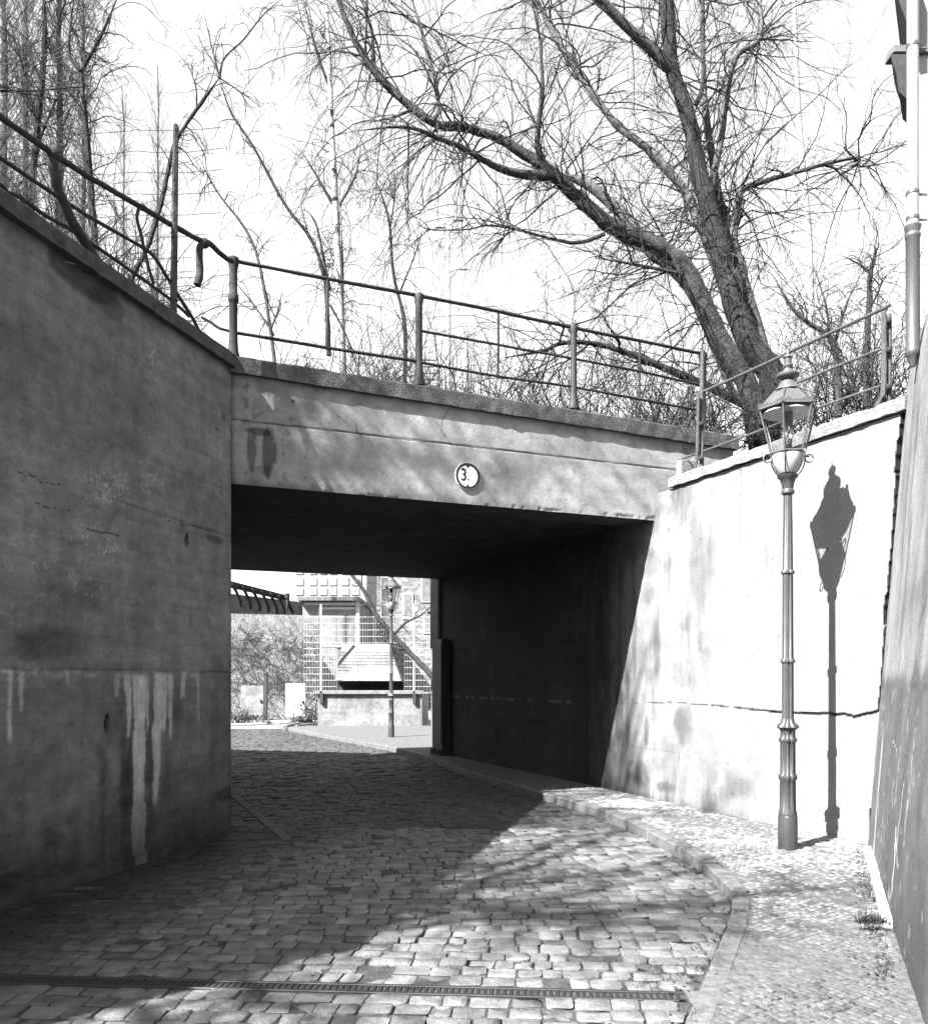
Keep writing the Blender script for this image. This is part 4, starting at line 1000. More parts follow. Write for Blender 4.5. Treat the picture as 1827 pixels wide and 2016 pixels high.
YT = 13.0
big = [
 [(1500, 880, 64), (1518, 745, 56), (1475, 680, 50), (1438, 575, 46), (1406, 450, 42), (1378, 350, 36), (1353, 225, 32), (1322, 130, 30), (1312, 0, 30), (1306, -90, 24)],
 [(1332, 145, 26), (1258, 75, 22), (1174, -5, 20), (1110, -70, 15)],
 [(1495, 870, 56), (1475, 770, 46), (1436, 700, 43), (1393, 620, 42), (1348, 530, 42), (1293, 485, 36), (1213, 450, 34), (1178, 425, 30), (1128, 380, 28), (1078, 335, 26), (988, 275, 20), (943, 260, 18), (913, 250, 18), (850, 240, 17), (760, 165, 17), (710, 100, 14), (672, 15, 11), (655, -50, 8)],
 [(1078, 337, 18), (1058, 285, 13), (1063, 225, 11), (1068, 165, 9), (1056, 0, 6)],
 [(1092, 348, 22), (1010, 340, 17), (960, 320, 13), (913, 292, 12), (870, 275, 10), (800, 250, 7), (700, 258, 5)],
 [(1400, 640, 26), (1343, 545, 28), (1283, 495, 27), (1233, 430, 24), (1153, 360, 20), (1090, 345, 15)],
 [(1480, 720, 28), (1378, 440, 20), (1338, 365, 19), (1283, 300, 17), (1213, 245, 15), (1153, 165, 14), (1113, 105, 12), (1063, 15, 9), (1040, -60, 6)],
 [(1525, 790, 34), (1463, 550, 26), (1443, 475, 22), (1453, 400, 17), (1468, 370, 13), (1563, 340, 9), (1683, 310, 7), (1693, 328, 5), (1773, 315, 3)],
 [(1470, 640, 22), (1450, 500, 20), (1413, 375, 16), (1393, 250, 14), (1385, 150, 10), (1380, 0, 7), (1378, -60, 5)],
 [(1368, 207, 12), (1383, 160, 9), (1383, 0, 8), (1385, -60, 6)],
 [(1392, 400, 18), (1418, 275, 15), (1443, 125, 11), (1488, 85, 10), (1498, 60, 9), (1496, -20, 7)],
 [(1190, 461, 9), (1138, 478, 8), (1078, 468, 6), (1009, 450, 5), (959, 444, 4), (918, 452, 3), (850, 452, 3), (822, 442, 2)],
 [(1345, 540, 10), (1273, 525, 7), (1171, 507, 7)],
 [(1470, 800, 18), (1390, 760, 17), (1324, 731, 16), (1234, 695, 12), (1166, 676, 10), (1105, 676, 9), (1070, 690, 8), (984, 706, 5)],
 [(850, 240, 12), (864, 215, 8), (855, 150, 8), (830, 60, 7), (805, -20, 5)],
 [(790, 195, 10), (738, 130, 9), (732, 60, 7), (700, -30, 5)],
 [(1450, 790, 16), (1406, 690, 14), (1350, 560, 10), (1318, 505, 7), (1300, 440, 4)],
]
dys = [0, -.5, -1.5, -.6, -1.2, .6, 1.2, .4, .8, -.3, .5, -.8, -.3, -1.2, .3, .4, .5]
L3 = []
depth0 = {0: YT, 1: YT-.0, 2: YT-.1, 3: YT-1.1, 4: YT-1.05, 5: YT+.1, 6: YT+.2, 7: YT+.25, 8: YT+.5, 9: YT-.1, 10: YT+.1, 11: YT-.7, 12: YT-.5, 13: YT-.3, 14: YT-1.45, 15: YT-1.5, 16: YT-.2}
for i, q in enumerate(big): L3.append(limb3([(u, v, wd*.92) for u, v, wd in q], depth0[i], dys[i]))
tree('willow_tree', 'large bare many stemmed tree leaning over the bridge behind the lamp', L3, density=9, twl=(.7, 2.3), twr=.0125, droop=.055, wander=.17, kids=(4, 4), barkm='bark', twigm='twig', lmat={0: 'bark_dark', 2: 'bark', 5: 'bark_pale', 6: 'bark_pale', 8: 'bark_pale', 10: 'bark_pale', 7: 'bark_pale', 13: 'bark_dark'})

def small(name, label, limbs, Y, **kw):
    return tree(name, label, [limb3(q, Y, kw.get('dY', 0)) for q in limbs], **{k: v for k, v in kw.items() if k != 'dY'})
small('bare_tree', 'slender bare tree with forked top behind the left railing', [
 [(197, 560, 15), (190, 500, 14), (182, 400, 13), (170, 250, 12), (160, 138, 10)], [(160, 140, 8), (200, 70, 6), (238, -20, 4)], [(160, 140, 8), (137, 100, 6), (148, -20, 5)]], 11.5, density=18, twl=(.4, 1.2), twr=.008, kids=(3, 2), barkm='bark_dark')
small('bare_tree', 'thin leaning tree with a forked tip rising past the fence post', [
 [(240, 640, 11), (262, 545, 10), (290, 490, 9), (318, 400, 9), (337, 310, 8), (350, 272, 7), (395, 205, 7), (433, 153, 6)], [(433, 155, 5), (442, 115, 3.5), (480, 78, 3), (520, 28, 2.5), (560, -5, 2)], [(433, 153, 4), (417, 90, 2.5), (400, 15, 1.5)], [(388, 212, 4), (386, 170, 3), (367, 117, 2.5)], [(433, 153, 3), (480, 185, 2), (520, 215, 1.5)]], 9.6, density=12, twl=(.2, .7), twr=.006, kids=(3, 2), barkm='bark_dark')
small('bare_sapling', 'long thin arching bare stem in front of the white birch', [
 [(648, 700, 10), (645, 610, 9), (638, 540, 8), (612, 470, 7), (560, 400, 6), (500, 290, 5), (455, 220, 4), (435, 160, 3)], [(650, 570, 6), (636, 500, 5), (622, 440, 4), (600, 410, 3)], [(650, 600, 5), (672, 640, 4), (700, 700, 5)]], 12.0, density=10, twl=(.2, .8), twr=.0065, kids=(3, 2), barkm='bark_dark')
small('birch_tree', 'white barked birch with dark marks standing behind the bridge railing', [
 [(674, 760, 19), (671, 640, 17), (668, 540, 15), (661, 410, 13), (653, 250, 11), (648, 100, 8), (641, -40, 6)], [(660, 408, 8), (640, 375, 6), (620, 340, 4), (590, 290, 2.5)], [(669, 404, 5), (700, 345, 3.5), (712, 285, 2.5)], [(648, 170, 6), (622, 95, 5), (598, 0, 4)], [(673, 640, 4), (676, 560, 3.5), (672, 430, 3)]], 14.5, density=13, twl=(.4, 1.3), twr=.007, droop=.16, kids=(3, 2), barkm='birch', lmat={1: 'bark_dark', 2: 'bark_dark', 3: 'bark_dark', 4: 'bark_dark'})
small('bare_sapling', 'dark wavy sapling between the birch and the middle post', [
 [(797, 760, 8), (797, 640, 8), (775, 540, 6), (765, 430, 5), (735, 340, 3)], [(788, 575, 4), (808, 525, 3), (832, 465, 2)], [(768, 450, 4), (778, 380, 3), (774, 335, 2)]], 13.0, density=12, twl=(.2, .8), twr=.0065, kids=(3, 2), barkm='bark_dark')
small('bare_sapling', 'pale sapling with two leaning stems right of the corner post', [
 [(543, 730, 8), (532, 640, 7), (512, 525, 6), (486, 455, 5), (430, 380, 4), (392, 310, 2.5)], [(533, 650, 5), (548, 610, 4), (556, 570, 2)], [(540, 660, 5), (500, 600, 3.5), (455, 545, 2.5)]], 12.2, density=12, twl=(.2, .8), twr=.0065, kids=(3, 2), barkm='bark')
small('bare_sapling', 'dark upright dead stem right of the large tree near the pipe', [
 [(1706, 800, 13), (1704, 725, 12), (1709, 610, 11), (1714, 530, 9), (1731, 478, 6)], [(1704, 620, 6), (1730, 570, 4), (1738, 540, 3)], [(1712, 540, 5), (1690, 520, 4), (1650, 500, 2)]], 10.6, density=16, twl=(.25, .9), twr=.007, kids=(3, 2), barkm='bark_dark')
small('bare_sapling', 'curved branching sapling between the lamp and the far railing post', [
 [(1650, 820, 14), (1648, 730, 12), (1633, 665, 10), (1590, 635, 8), (1558, 605, 7), (1523, 545, 5)], [(1640, 690, 7), (1665, 600, 5), (1700, 530, 3)], [(1633, 665, 6), (1625, 600, 4), (1600, 520, 3)]], 11.2, density=18, twl=(.25, 1.0), twr=.007, kids=(4, 2), barkm='bark')
small('bare_tree', 'dark bare tree rising at the far left edge behind the wall', [
 [(62, 560, 14), (62, 400, 13), (75, 250, 12), (88, 100, 11), (86, -40, 9)], [(75, 250, 6), (50, 150, 5), (20, 40, 4)], [(85, 110, 5), (120, 30, 4), (140, -30, 3)], [(70, 300, 5), (110, 200, 4), (150, 140, 3)]], 12.5, density=24, twl=(.4, 1.3), twr=.008, kids=(4, 3), barkm='bark_dark')

# upright poplars behind the left wall
def poplar(label, u, vtop, Y, wpx_, lean=0, dens=1.0, tw=1.0):
    zb = 4.6; ztop = at(u, vtop, Y)[2]; x = at(u, 0, Y)[0]; H = ztop-zb
    P = np.array([[x+lean*t, Y, zb+H*t] for t in np.linspace(0, 1, 14)])+rng.normal(0, .03, (14, 3)); r = np.linspace(.5*wpx_/F*Y, .02, 14)
    root = thing('poplar_tree', P[0], label, 'tree', 'bare poplars behind the left wall')
    mb = MB(); mb.tube(P, r, 8); mb.build('trunk', M['bark'], root)
    N = int(H*22*dens); t = rng.uniform(.0, .95, N); p0 = np.stack([np.interp(t, np.linspace(0, 1, 14), P[:, k]) for k in range(3)], -1)
    az = rng.uniform(0, 2*np.pi, N); D = np.stack([np.cos(az)*.45, np.sin(az)*.45, np.full(N, 1.0)], -1)
    pts, rad = sprout(p0, D, rng.uniform(.5, 3.0, N)*(1-.35*t), rng.uniform(.008, .02, N)*tw, 8, .12, -.05)
    G = [(pts, rad)]; P2, D2, L2, r2 = branch_from(pts, rad, 6, .42, .6, .5, .5); p2, q2 = sprout(P2, D2, L2, np.maximum(r2*.9, .007*tw), 5, .14, -.05); G.append((p2, q2))
    crown_mesh('crown', G, M['twig_pale'], root); return root
poplar('tall bare poplar nearest the left edge of the view', 8, -500, 24, 22)
poplar('bare poplar with thick pale trunk behind the leaning post', 108, -420, 25, 24, .2)
poplar('bare poplar second from the left edge, filling the gap between the dark trunks', 52, -350, 30, 20)
poplar('bare poplar behind the slender forked tree', 165, -160, 30, 18)
poplar('short pointed poplar just left of the fence post', 312, 130, 34, 8, 0, .8, .45)
poplar('faint low poplar between the forked tree and the fence post', 245, 170, 36, 8, 0, .8, .45)

# bushes and brambles behind the copings
def shrub(label, c, w, h, n, upb=.9, m='twig', kids=(4, 3), group='bare shrubs behind the railings', r=.0075, name='bare_shrub', spread=.8):
    root = thing(name, c, label, 'shrub', group)
    P = np.array(c)+np.stack([rng.normal(0, w*.35, n), rng.normal(0, .25, n), np.zeros(n)], -1)
    D = np.stack([rng.normal(0, spread, n), rng.normal(0, spread*.7, n), np.full(n, upb)], -1)
    pts, rad = sprout(P, D, rng.uniform(.5, 1.15, n)*h, np.full(n, r)*rng.uniform(.6, 1.6, n), 8, .2, -.02); G = [(pts, rad)]
    for m_ in kids:
        a, d, L, q = branch_from(pts, rad, m_, .5, .62, 1.0, .1); pts, rad = sprout(a, d, L, q, 6, .3, .02); G.append((pts, rad))
    crown_mesh('stems', G, M[m], root); return root
def bpos(u, v, Y): return at(u, v, Y)
for (lab, u, v, Y, w_, h, n, m) in (
  ('low pale twiggy bush right behind the birch foot', 690, 760, 12.2, .8, 1.0, 26, 'twig_pale'),
  ('wispy dry bush right of the corner post', 585, 745, 11.6, .5, .8, 14, 'twig_pale'),
  ('loose brush to the left of the middle bridge post', 770, 770, 11.8, .6, .8, 18, 'twig_pale'),
  ('thin upright brush between the two middle posts', 935, 800, 12.0, .8, 1.3, 20, 'twig'),
  ('tall whippy brush left of the third bridge post', 1060, 830, 12.2, .9, 1.7, 26, 'twig'),
  ('dense brush behind the third bridge post', 1170, 850, 12.2, .8, 1.4, 34, 'twig'),
  ('dark bramble thicket left of the tree foot', 1290, 870, 12.2, .9, 1.5, 60, 'twig'),
  ('dark bramble thicket around the tree foot', 1400, 880, 12.4, .9, 1.5, 70, 'twig'),
  ('tangled undergrowth right of the tree foot', 1560, 860, 12.4, .9, 1.6, 60, 'twig'),
  ('tangled undergrowth behind the sunlit railing', 1650, 830, 11.6, .8, 1.4, 50, 'twig'),
  ('dark undergrowth beside the end post of the sunlit railing', 1735, 800, 11.0, .6, 1.5, 40, 'twig'),
  ('pale whippy brush right of the birch foot', 745, 790, 12.6, .8, 1.5, 34, 'twig_pale'),
  ('thin brush either side of the dark wavy sapling', 820, 800, 12.8, .9, 1.6, 34, 'twig_pale'),
  ('pale brush between the second and third bridge posts', 1000, 825, 13.2, 1.2, 2.0, 22, 'twig_pale'),
  ('tall pale brush in front of the dead limb', 1110, 840, 13.4, 1.2, 2.4, 24, 'twig_pale'),
  ('tall thin brush left of the large tree', 1240, 860, 13.6, 1.3, 2.8, 28, 'twig_pale'),
  ('dense dark bramble under the dead limb', 1340, 880, 12.0, .9, 1.5, 50, 'twig'),
  ('high twiggy growth right of the large tree trunk', 1600, 840, 12.8, 1.2, 2.6, 34, 'twig_pale'),
  ('high twiggy growth behind the end post of the sunlit railing', 1700, 810, 12.2, .9, 2.4, 32, 'twig'),
  ('pale brush right of the slender forked tree', 215, 590, 10.4, .7, 1.8, 30, 'twig_pale'),
  ('thin pale brush behind the hanging broken post', 330, 650, 10.6, .7, 1.5, 20, 'twig_pale'),
  ('brush below the thin leaning tree by the fence post', 255, 620, 9.6, .5, 1.0, 22, 'twig'),
  ('brush behind the leaning railing post', 120, 560, 9.8, .7, 1.4, 30, 'twig'),
  ('brush at the left end of the broken railing', 10, 500, 9.4, .6, 1.4, 26, 'twig')):
    shrub(lab, bpos(u, v, Y), w_, h, n, m=m)

for i in range(6):  # unseen bushes, added so their twigs soften the wall's shadow edge
    q = CL+UL*(4.3+i*.5)-NL*.75
    shrub(('low', 'middling', 'spreading', 'upright', 'thin', 'tall')[i]+' bare bush added out of view on the left wall top to soften the shadow edge', (q[0], q[1], 4.7), .9, random.uniform(1.2, 2.0), 46, kids=(5, 3), group='unseen shrubs added to soften the wall shadow', r=.009)

# dry grass on the bridge verge and coping
def blades(name, centers, h, n_per, m, spread=.05, parent=None, wid=.004):
    N = len(centers)*n_per; c = np.repeat(np.array(centers), n_per, 0)+np.stack([rng.normal(0, spread, N), rng.normal(0, spread, N), np.zeros(N)], -1)
    D = np.stack([rng.normal(0, .45, N), rng.normal(0, .45, N), np.ones(N)], -1)
    pts, rad = sprout(c, D, rng.uniform(.4, 1.2, N)*h, np.full(N, wid), 4, .18, .12, .15); V, Q = tubes_np(pts, rad, 3)
    o = link_mesh(name, np_mesh(name, V, Q), M[m], parent); return o
cen = []
for s_ in np.arange(.5, 6.2, .05):
    dens_ = .25+.75*sstep(1.5, 3.5, s_)
    for k in range(2):
        if random.random() < dens_: q = CL+UF*(s_+random.uniform(-.03, .03))-NF*random.uniform(.05, .7); cen.append((q[0], q[1], 4.935-.031*s_))
tag(blades('dry_grass', cen, .24, 9, 'grass_dry', .04, wid=.006), 'dry grass along the bridge coping', 'grass', kind='stuff')
cen = []
for t in np.arange(-.2, 2.7, .06):
    q = wl(t)-NW*random.uniform(.3, .7); cen.append((q[0], q[1], 4.0))
tag(blades('dry_grass', cen, .26, 9, 'grass_dry', .05, wid=.006), 'dry grass behind the wing wall coping', 'grass', kind='stuff')
# weeds in the joints by the kerb and house
cen = []
for (u, v, Y) in ((1440, 1780, 5.7), (1425, 1850, 5.2), (1390, 1915, 4.55), (1385, 1900, 4.6), (1370, 1990, 4.0), (1330, 1925, 4.45), (1300, 1900, 4.6), (1450, 1790, 5.8), (1280, 1940, 4.36), (1400, 1880, 4.8)):
    q = at(u, v, Y); cen.append((q[0], Y, .0))
tag(blades('kerb_weeds', cen, .05, 12, 'weed', .045, wid=.0025), 'small weeds in the kerb joint', 'weed', kind='stuff')
cen = []
for i in range(60):
    q = up(random.uniform(-.2, 3.0), -.08-random.random()*.05); cen.append((q[0], q[1], kz(q[1])))
tag(blades('wall_weeds', cen, .05, 5, 'weed', .03, wid=.0025), 'weeds along the foot of the house plinth', 'weed', kind='stuff')
LV = []; LQ = []
for k in range(420):
    if k < 170: Y = random.uniform(3.6, 10); x = kx(Y)-abs(random.gauss(0, .12))-.01; z = .004
    elif k < 260: Y = random.uniform(3.8, 8.6); x = lside(Y)+abs(random.gauss(0, .22))+.04; z = .004
    elif k < 340: Y = random.uniform(4, 7.5); x = pav_right(Y)-abs(random.gauss(0, .1))-.09; z = kz(Y)+.004
    else: Y = random.uniform(3.6, 9); x = random.uniform(lside(Y)+.3, kx(Y)); z = .005
    a = random.uniform(0, 6.28); l_ = random.uniform(.006, .02); w2 = l_*random.uniform(.3, .7); b = len(LV)
    for sx, sy in ((-1, 0), (0, -1), (1, 0), (0, 1)):
        LV.append((x+math.cos(a)*sx*l_-math.sin(a)*sy*w2, Y+math.sin(a)*sx*l_+math.cos(a)*sy*w2, z+random.uniform(0, .006)))
    LQ.append((b, b+1, b+2, b+3))
tag(link_mesh('leaf_litter', np_mesh('leaf_litter', LV, LQ, smooth=False), M['weed']), 'scattered dead leaves and grit along kerb and wall foot', 'litter', kind='stuff')
q = up(2.05, -.10); shr = thing('weed_plant', (q[0], q[1], .09), 'small dark weed at the foot of the grey plinth', 'weed')
cc = [(q[0]+random.uniform(-.10, .06), q[1]+random.uniform(-.03, .03), .07) for _ in range(10)]
ob = blades('leaves', [tuple(np.array(a)-ORG[shr.name]) for a in cc], .07, 12, 'weed', .02, shr, .004)

# ---------------------------------------------------------------- trees out of view towards the sun (they dapple street and bridge)
def shade_tree(label, x, y, z0, H, n, r0, dens):
    P = np.array([[x+.3*math.sin(t*3), y, z0+H*.75*t] for t in np.linspace(0, 1, 10)]); r = np.linspace(r0, .04, 10); limbs = [(P, r)]
    for i in range(n):
        t = rng.uniform(.35, 1); b = np.array([np.interp(t, np.linspace(0, 1, 10), P[:, k]) for k in range(3)]); az = rng.uniform(0, 6.28)
        d = unit(np.array([math.cos(az), math.sin(az), .7])); L = rng.uniform(1.8, 3.6)
        Q = np.array([b+d*L*q+np.array([0, 0, .25*q*q*L])+rng.normal(0, .05, 3) for q in np.linspace(0, 1, 7)]); limbs.append((Q, np.linspace(.05, .012, 7)))
    return tree('bare_tree', label, limbs, density=dens, twl=(.6, 1.5), twr=.012, kids=(4, 2), barkm='bark_dark')
shade_tree('bare tree on the left bank beyond the picture, towards the sun', -7.7, 4.3, 4.6, 8.0, 14, .14, 8)
shade_tree('second bare tree on the left bank beyond the picture, nearer the viewer', -7.0, .2, 4.6, 6.5, 15, .07, 9)

# ---------------------------------------------------------------- beyond the underpass
def wallbox(mb, A, B, z0, z1, th):
    A = np.array(A[:2]); B = np.array(B[:2]); d = (B-A)/np.linalg.norm(B-A); nn = np.array([-d[1], d[0]])
    return mb.prism([A, B, B+nn*th, A+nn*th], z0, z1)
def gx(u, Y): return (u-CX)/F*Y
def gz(v, Y): return EYE-(v-HZ)/F*Y
# sandy ground and path beyond
mb = MB(); mb.add([(-30, 26.6, .02), (-5.6, 26.8, .02), (2, 21, .02), (8, 21, .02), (8, 60, .02), (-40, 60, .02)], [(0, 1, 2, 3, 4, 5)]); tag(mb.build('path', mat('sand', base=0.2176, var=.3, scale=2, bump=.5, fine=.3, fscale=20, rough=1)), kind='structure')
# low concrete wall carrying the mesh fence
YF = 27.6
lwall = thing('low_wall', (gx(630, YF), YF, 0), 'low stained concrete wall under the mesh fence beyond the underpass', 'wall')
mb = MB(); mb.prism([(gx(626, YF), YF), (gx(831, YF), YF), (gx(831, YF), YF+5), (gx(626, YF), YF+5)], -.05, gz(1367, YF)); mb.build('wall_body', M['stained'], lwall)
mb = MB(); mb.box(((gx(622, YF)+gx(834, YF))/2, YF+.12, gz(1363, YF)), ((gx(834, YF)-gx(622, YF))/2, .22, .06), None, .01); mb.build('coping', M['coping_light'], lwall)
mf = thing('mesh_fence', (gx(626, YF), YF-.06, gz(1367, YF)), 'galvanised wire mesh fence on top of the low concrete wall', 'fence')
for u in (633, 815, 862):
    mb = MB(); x = gx(u, YF); mb.box((x, YF-.07, (gz(1383, YF)+gz(1188 if u == 815 else 1190, YF))/2), (.03, .03, (gz(1190, YF)-gz(1383, YF))/2)); mb.build('post', M['galvanised'], mf)
    mb = MB(); mb.box((x+.02, YF-.06, gz(1374, YF)), (.05, .06, .17)); mb.build('bracket', M['far_dark'], mf)
for (ua, ub, vb_) in ((600, 633, 1364), (633, 664, 1364), (664, 797, 1266), (797, 868, 1364)):
    mb = MB(); xa, xb = gx(ua, YF), gx(ub, YF); z0, z1 = gz(vb_, YF), gz(1215, YF)
    nh = max(4, int((vb_-1215)/12.4))
    for k in range(nh+1):
        z = z0+(z1-z0)*k/nh; mb.box(((xa+xb)/2, YF-.09, z), ((xb-xa)/2, .005, .009))
    nv = int((xb-xa)/.085)
    for k in range(nv+1): mb.box((xa+(xb-xa)*k/nv, YF-.09, (z0+z1)/2), (.003, .003, (z1-z0)/2))
    o = mb.build('mesh_panel', M['galvanised'], mf); o['kind'] = 'stuff'
# sloping concrete hood behind the fence
YH = 28.43
hd = thing('concrete_hood', (gx(720, YH), YH, gz(1362, YH)), 'sloping pale concrete hood overhanging the low wall behind the fence', 'concrete block')
f = lambda u, v, Y: np.array([gx(u, Y), Y, gz(v, Y)])
T4 = [f(674, 1268, YH), f(766, 1268, YH), f(790, 1340, YH-.8), f(660, 1340, YH-.8)]
B4_ = [f(677, 1270, YH+.2), f(769, 1270, YH+.2), f(797, 1344, YH+.15), f(666, 1344, YH+.15)]
mb = MB(); mb.add(T4+B4_, [(0, 1, 2, 3), (1, 5, 6, 2), (5, 4, 7, 6), (4, 0, 3, 7), (0, 4, 5, 1), (3, 2, 6, 7)]); mb.build('hood', M['stained'], hd)
mb = MB(); mb.prism([(gx(668, YH), YH-.15), (gx(795, YH), YH-.15), (gx(795, YH), YH+.2), (gx(668, YH), YH+.2)], gz(1366, YH), gz(1342, YH)+.05); mb.build('hood_shadow', M['far_dark'], hd)  # dark block standing in for the shadow beneath the hood
# tall ivy wall and gate at left
YI = 34.0
iw = thing('garden_wall', (gx(520, YI), YI, 0), 'tall garden wall overgrown with bare ivy beyond the underpass', 'wall')
mb = MB(); mb.prism([(gx(400, YI), YI-1.5), (gx(628, YI), YI), (gx(628, YI), YI+.5), (gx(400, YI), YI-1)], -.05, gz(1212, YI)); mb.build('wall_body', M['ivy_wall'], iw)
mb = MB(); N = 260; xs = rng.uniform(gx(440, YI), gx(640, YI), N); ysx = YI-1.5*(gx(628, YI)-xs)/(gx(628, YI)-gx(400, YI))
ivy = thing('ivy', (gx(520, YI), YI-.8, .1), 'bare tangled ivy stems covering the tall garden wall', 'climbing plant')
P = np.stack([xs, np.minimum(ysx, YI)-.04-rng.uniform(0, .2, N), rng.uniform(.9, 3.6, N)], -1)
D = np.stack([rng.normal(0, .9, N), np.full(N, -.05), rng.normal(-.2, .9, N)], -1)
pts, rad = sprout(P, D, rng.uniform(.4, 1.4, N), np.full(N, .012), 7, .35, .05); a, d, L, q = branch_from(pts, rad, 4, .5, .7, 1, 0); d[:, 1] *= .3; p2, r2 = sprout(a, d, L, np.maximum(q, .007), 5, .35, .05)
crown_mesh('stems', [(pts, rad), (p2, r2)], M['twig_pale'], ivy)
def panel(name, label, cat, u0, u1, v0, v1, Y, m, th=.06):
    t = thing(name, (gx((u0+u1)/2, Y), Y, gz(v1, Y)), label, cat)
    mb = MB(); mb.box((gx((u0+u1)/2, Y), Y, (gz(v0, Y)+gz(v1, Y))/2), ((gx(u1, Y)-gx(u0, Y))/2, th, (gz(v0, Y)-gz(v1, Y))/2), None, .008); mb.build('leaf', M[m], t)
    return t
YD = 32.5
d1 = panel('door', 'bright white door in the foot of the ivy wall', 'door', 563, 602, 1346, 1412, YD, 'white_paint')
mb = MB(); mb.box((gx(597, YD), YD-.08, gz(1382, YD)), (.03, .03, .05)); mb.build('handle', M['iron'], d1)
d2 = panel('door', 'grey weathered door left of the white door', 'door', 476, 520, 1350, 1408, YD, 'stained')
mb = MB(); mb.box((gx(515, YD), YD-.08, gz(1380, YD)), (.03, .03, .05)); mb.build('handle', M['iron'], d2)
gp = thing('gate_post', (gx(525, YD), YD-.1, 0), 'dark timber post between the two doors', 'post')
mb = MB(); mb.box((gx(525, YD), YD-.1, .85), (.06, .06, .95), None, .01); mb.build('shaft', M['far_dark'], gp)
mb = MB(); mb.box((gx(525, YD), YD-.1, 1.83), (.08, .08, .03), None, .01); mb.build('cap', M['far_dark'], gp)
# shed with open rafters at far left
YS = 37.0
sh = thing('shed', (gx(480, YS), YS, 0), 'low shed with dark roof and row of open rafters beyond the ivy wall', 'shed')
mb = MB(); mb.prism([(gx(380, YS), YS-2), (gx(566, YS), YS+5), (gx(566, YS), YS+9), (gx(380, YS), YS+5)], 0, 5.45); mb.build('wall', M['stained'], sh)
def rp(u, v, Y): return np.array([gx(u, Y), Y, gz(v, Y)])
A = rp(440, 1140, YS-3.2); B = rp(566, 1172, YS+3.6)
mb = MB(); off = np.array([-.5, 3, .12]); mb.add([A, B, B+off, A+off, A-Z3*.16, B-Z3*.16, B+off-Z3*.16, A+off-Z3*.16], [(0, 1, 2, 3), (7, 6, 5, 4), (0, 4, 5, 1), (1, 5, 6, 2), (3, 2, 6, 7), (0, 3, 7, 4)]); mb.build('roof', M['dark_concrete'], sh)
for k in range(7):
    t = (k+.5)/7; p_ = A+(B-A)*t; mb = MB()
    mb.tube([p_-Z3*.15+np.array([.1, .1, 0]), p_-Z3*.35+np.array([.15, .5, 0]), p_-Z3*.75+np.array([.25, .9, 0]), p_-Z3*1.0+np.array([.25, 1.0, 0])], .07, 6); mb.build('rafter', M['bark_dark'], sh)
p_ = rp(566, 1168, YS-2); pp = thing('pipe', (p_[0], p_[1], p_[2]-1), 'short black pipe standing at the end of the shed', 'pipe')
mb = MB(); mb.lathe((p_[0], p_[1], p_[2]-1.0), [(.05, -.4), (.05, .8), (.1, .8), (.11, .98), (.04, 1.0)], 10); mb.build('flue', M['far_dark'], pp)
# flat roofed annex
YA = 40.0
an = thing('annex', (gx(650, YA), YA, 0), 'pale flat roofed annex with dark eaves behind the mesh fence', 'building')
mb = MB(); mb.prism([(gx(596, YA), YA), (gx(706, YA), YA), (gx(706, YA), YA+6), (gx(596, YA), YA+6)], 0, gz(1184, YA)); mb.build('wall', M['far_grey'], an)
mb = MB(); mb.prism([(gx(590, YA), YA-.5), (gx(711, YA), YA-.5), (gx(711, YA), YA+6.5), (gx(590, YA), YA+6.5)], gz(1184, YA), gz(1177, YA)); mb.build('roof', M['concrete'], an)
mb = MB(); mb.box(((gx(600, YA)+gx(702, YA))/2, YA-.04, gz(1189, YA)), ((gx(702, YA)-gx(600, YA))/2, .05, .07)); mb.build('trim', M['white_paint'], an)
mb = MB(); mb.box((gx(668, YA), YA-.03, gz(1235, YA)), (1.0, .03, .95)); w1 = mb.build('window', M['white_paint'], an)
mb = MB(); mb.box((gx(668, YA), YA-.045, gz(1235, YA)), (.9, .02, .85)); mb.build('pane', M['far_grey'], w1)
mb = MB(); mb.box((gx(705, YA), YA-.06, gz(1235, YA)), (.08, .06, 1.25)); mb.build('corner_board', M['white_paint'], an)
# tall office block far off, glare put into its pale window colour
YO = 95.0
ofb = thing('office_block', (gx(650, YO), YO, 0), 'tall pale office block with rows of windows far beyond the underpass', 'building')
mb = MB(); mb.prism([(gx(574, YO), YO), (gx(722, YO), YO), (gx(722, YO), YO+12), (gx(574, YO), YO+12)], 0, 15.5); mb.build('wall', M['far_white'], ofb)
win = None
for i, u in enumerate((590, 617, 637, 656, 680, 700)):
    for j, v in enumerate((1123, 1145, 1164, 1188, 1208)):
        if win is None:
            mb = MB(); mb.box((gx(u, YO), YO-.05, gz(v, YO)), (.42, .06, .42)); win = mb.build('window', M['far_window'], ofb); u0_, v0_ = gx(u, YO), gz(v, YO)
        else:
            q = win.copy(); C.objects.link(q); q.parent = ofb; q.location = (gx(u, YO)-u0_, 0, gz(v, YO)-v0_)
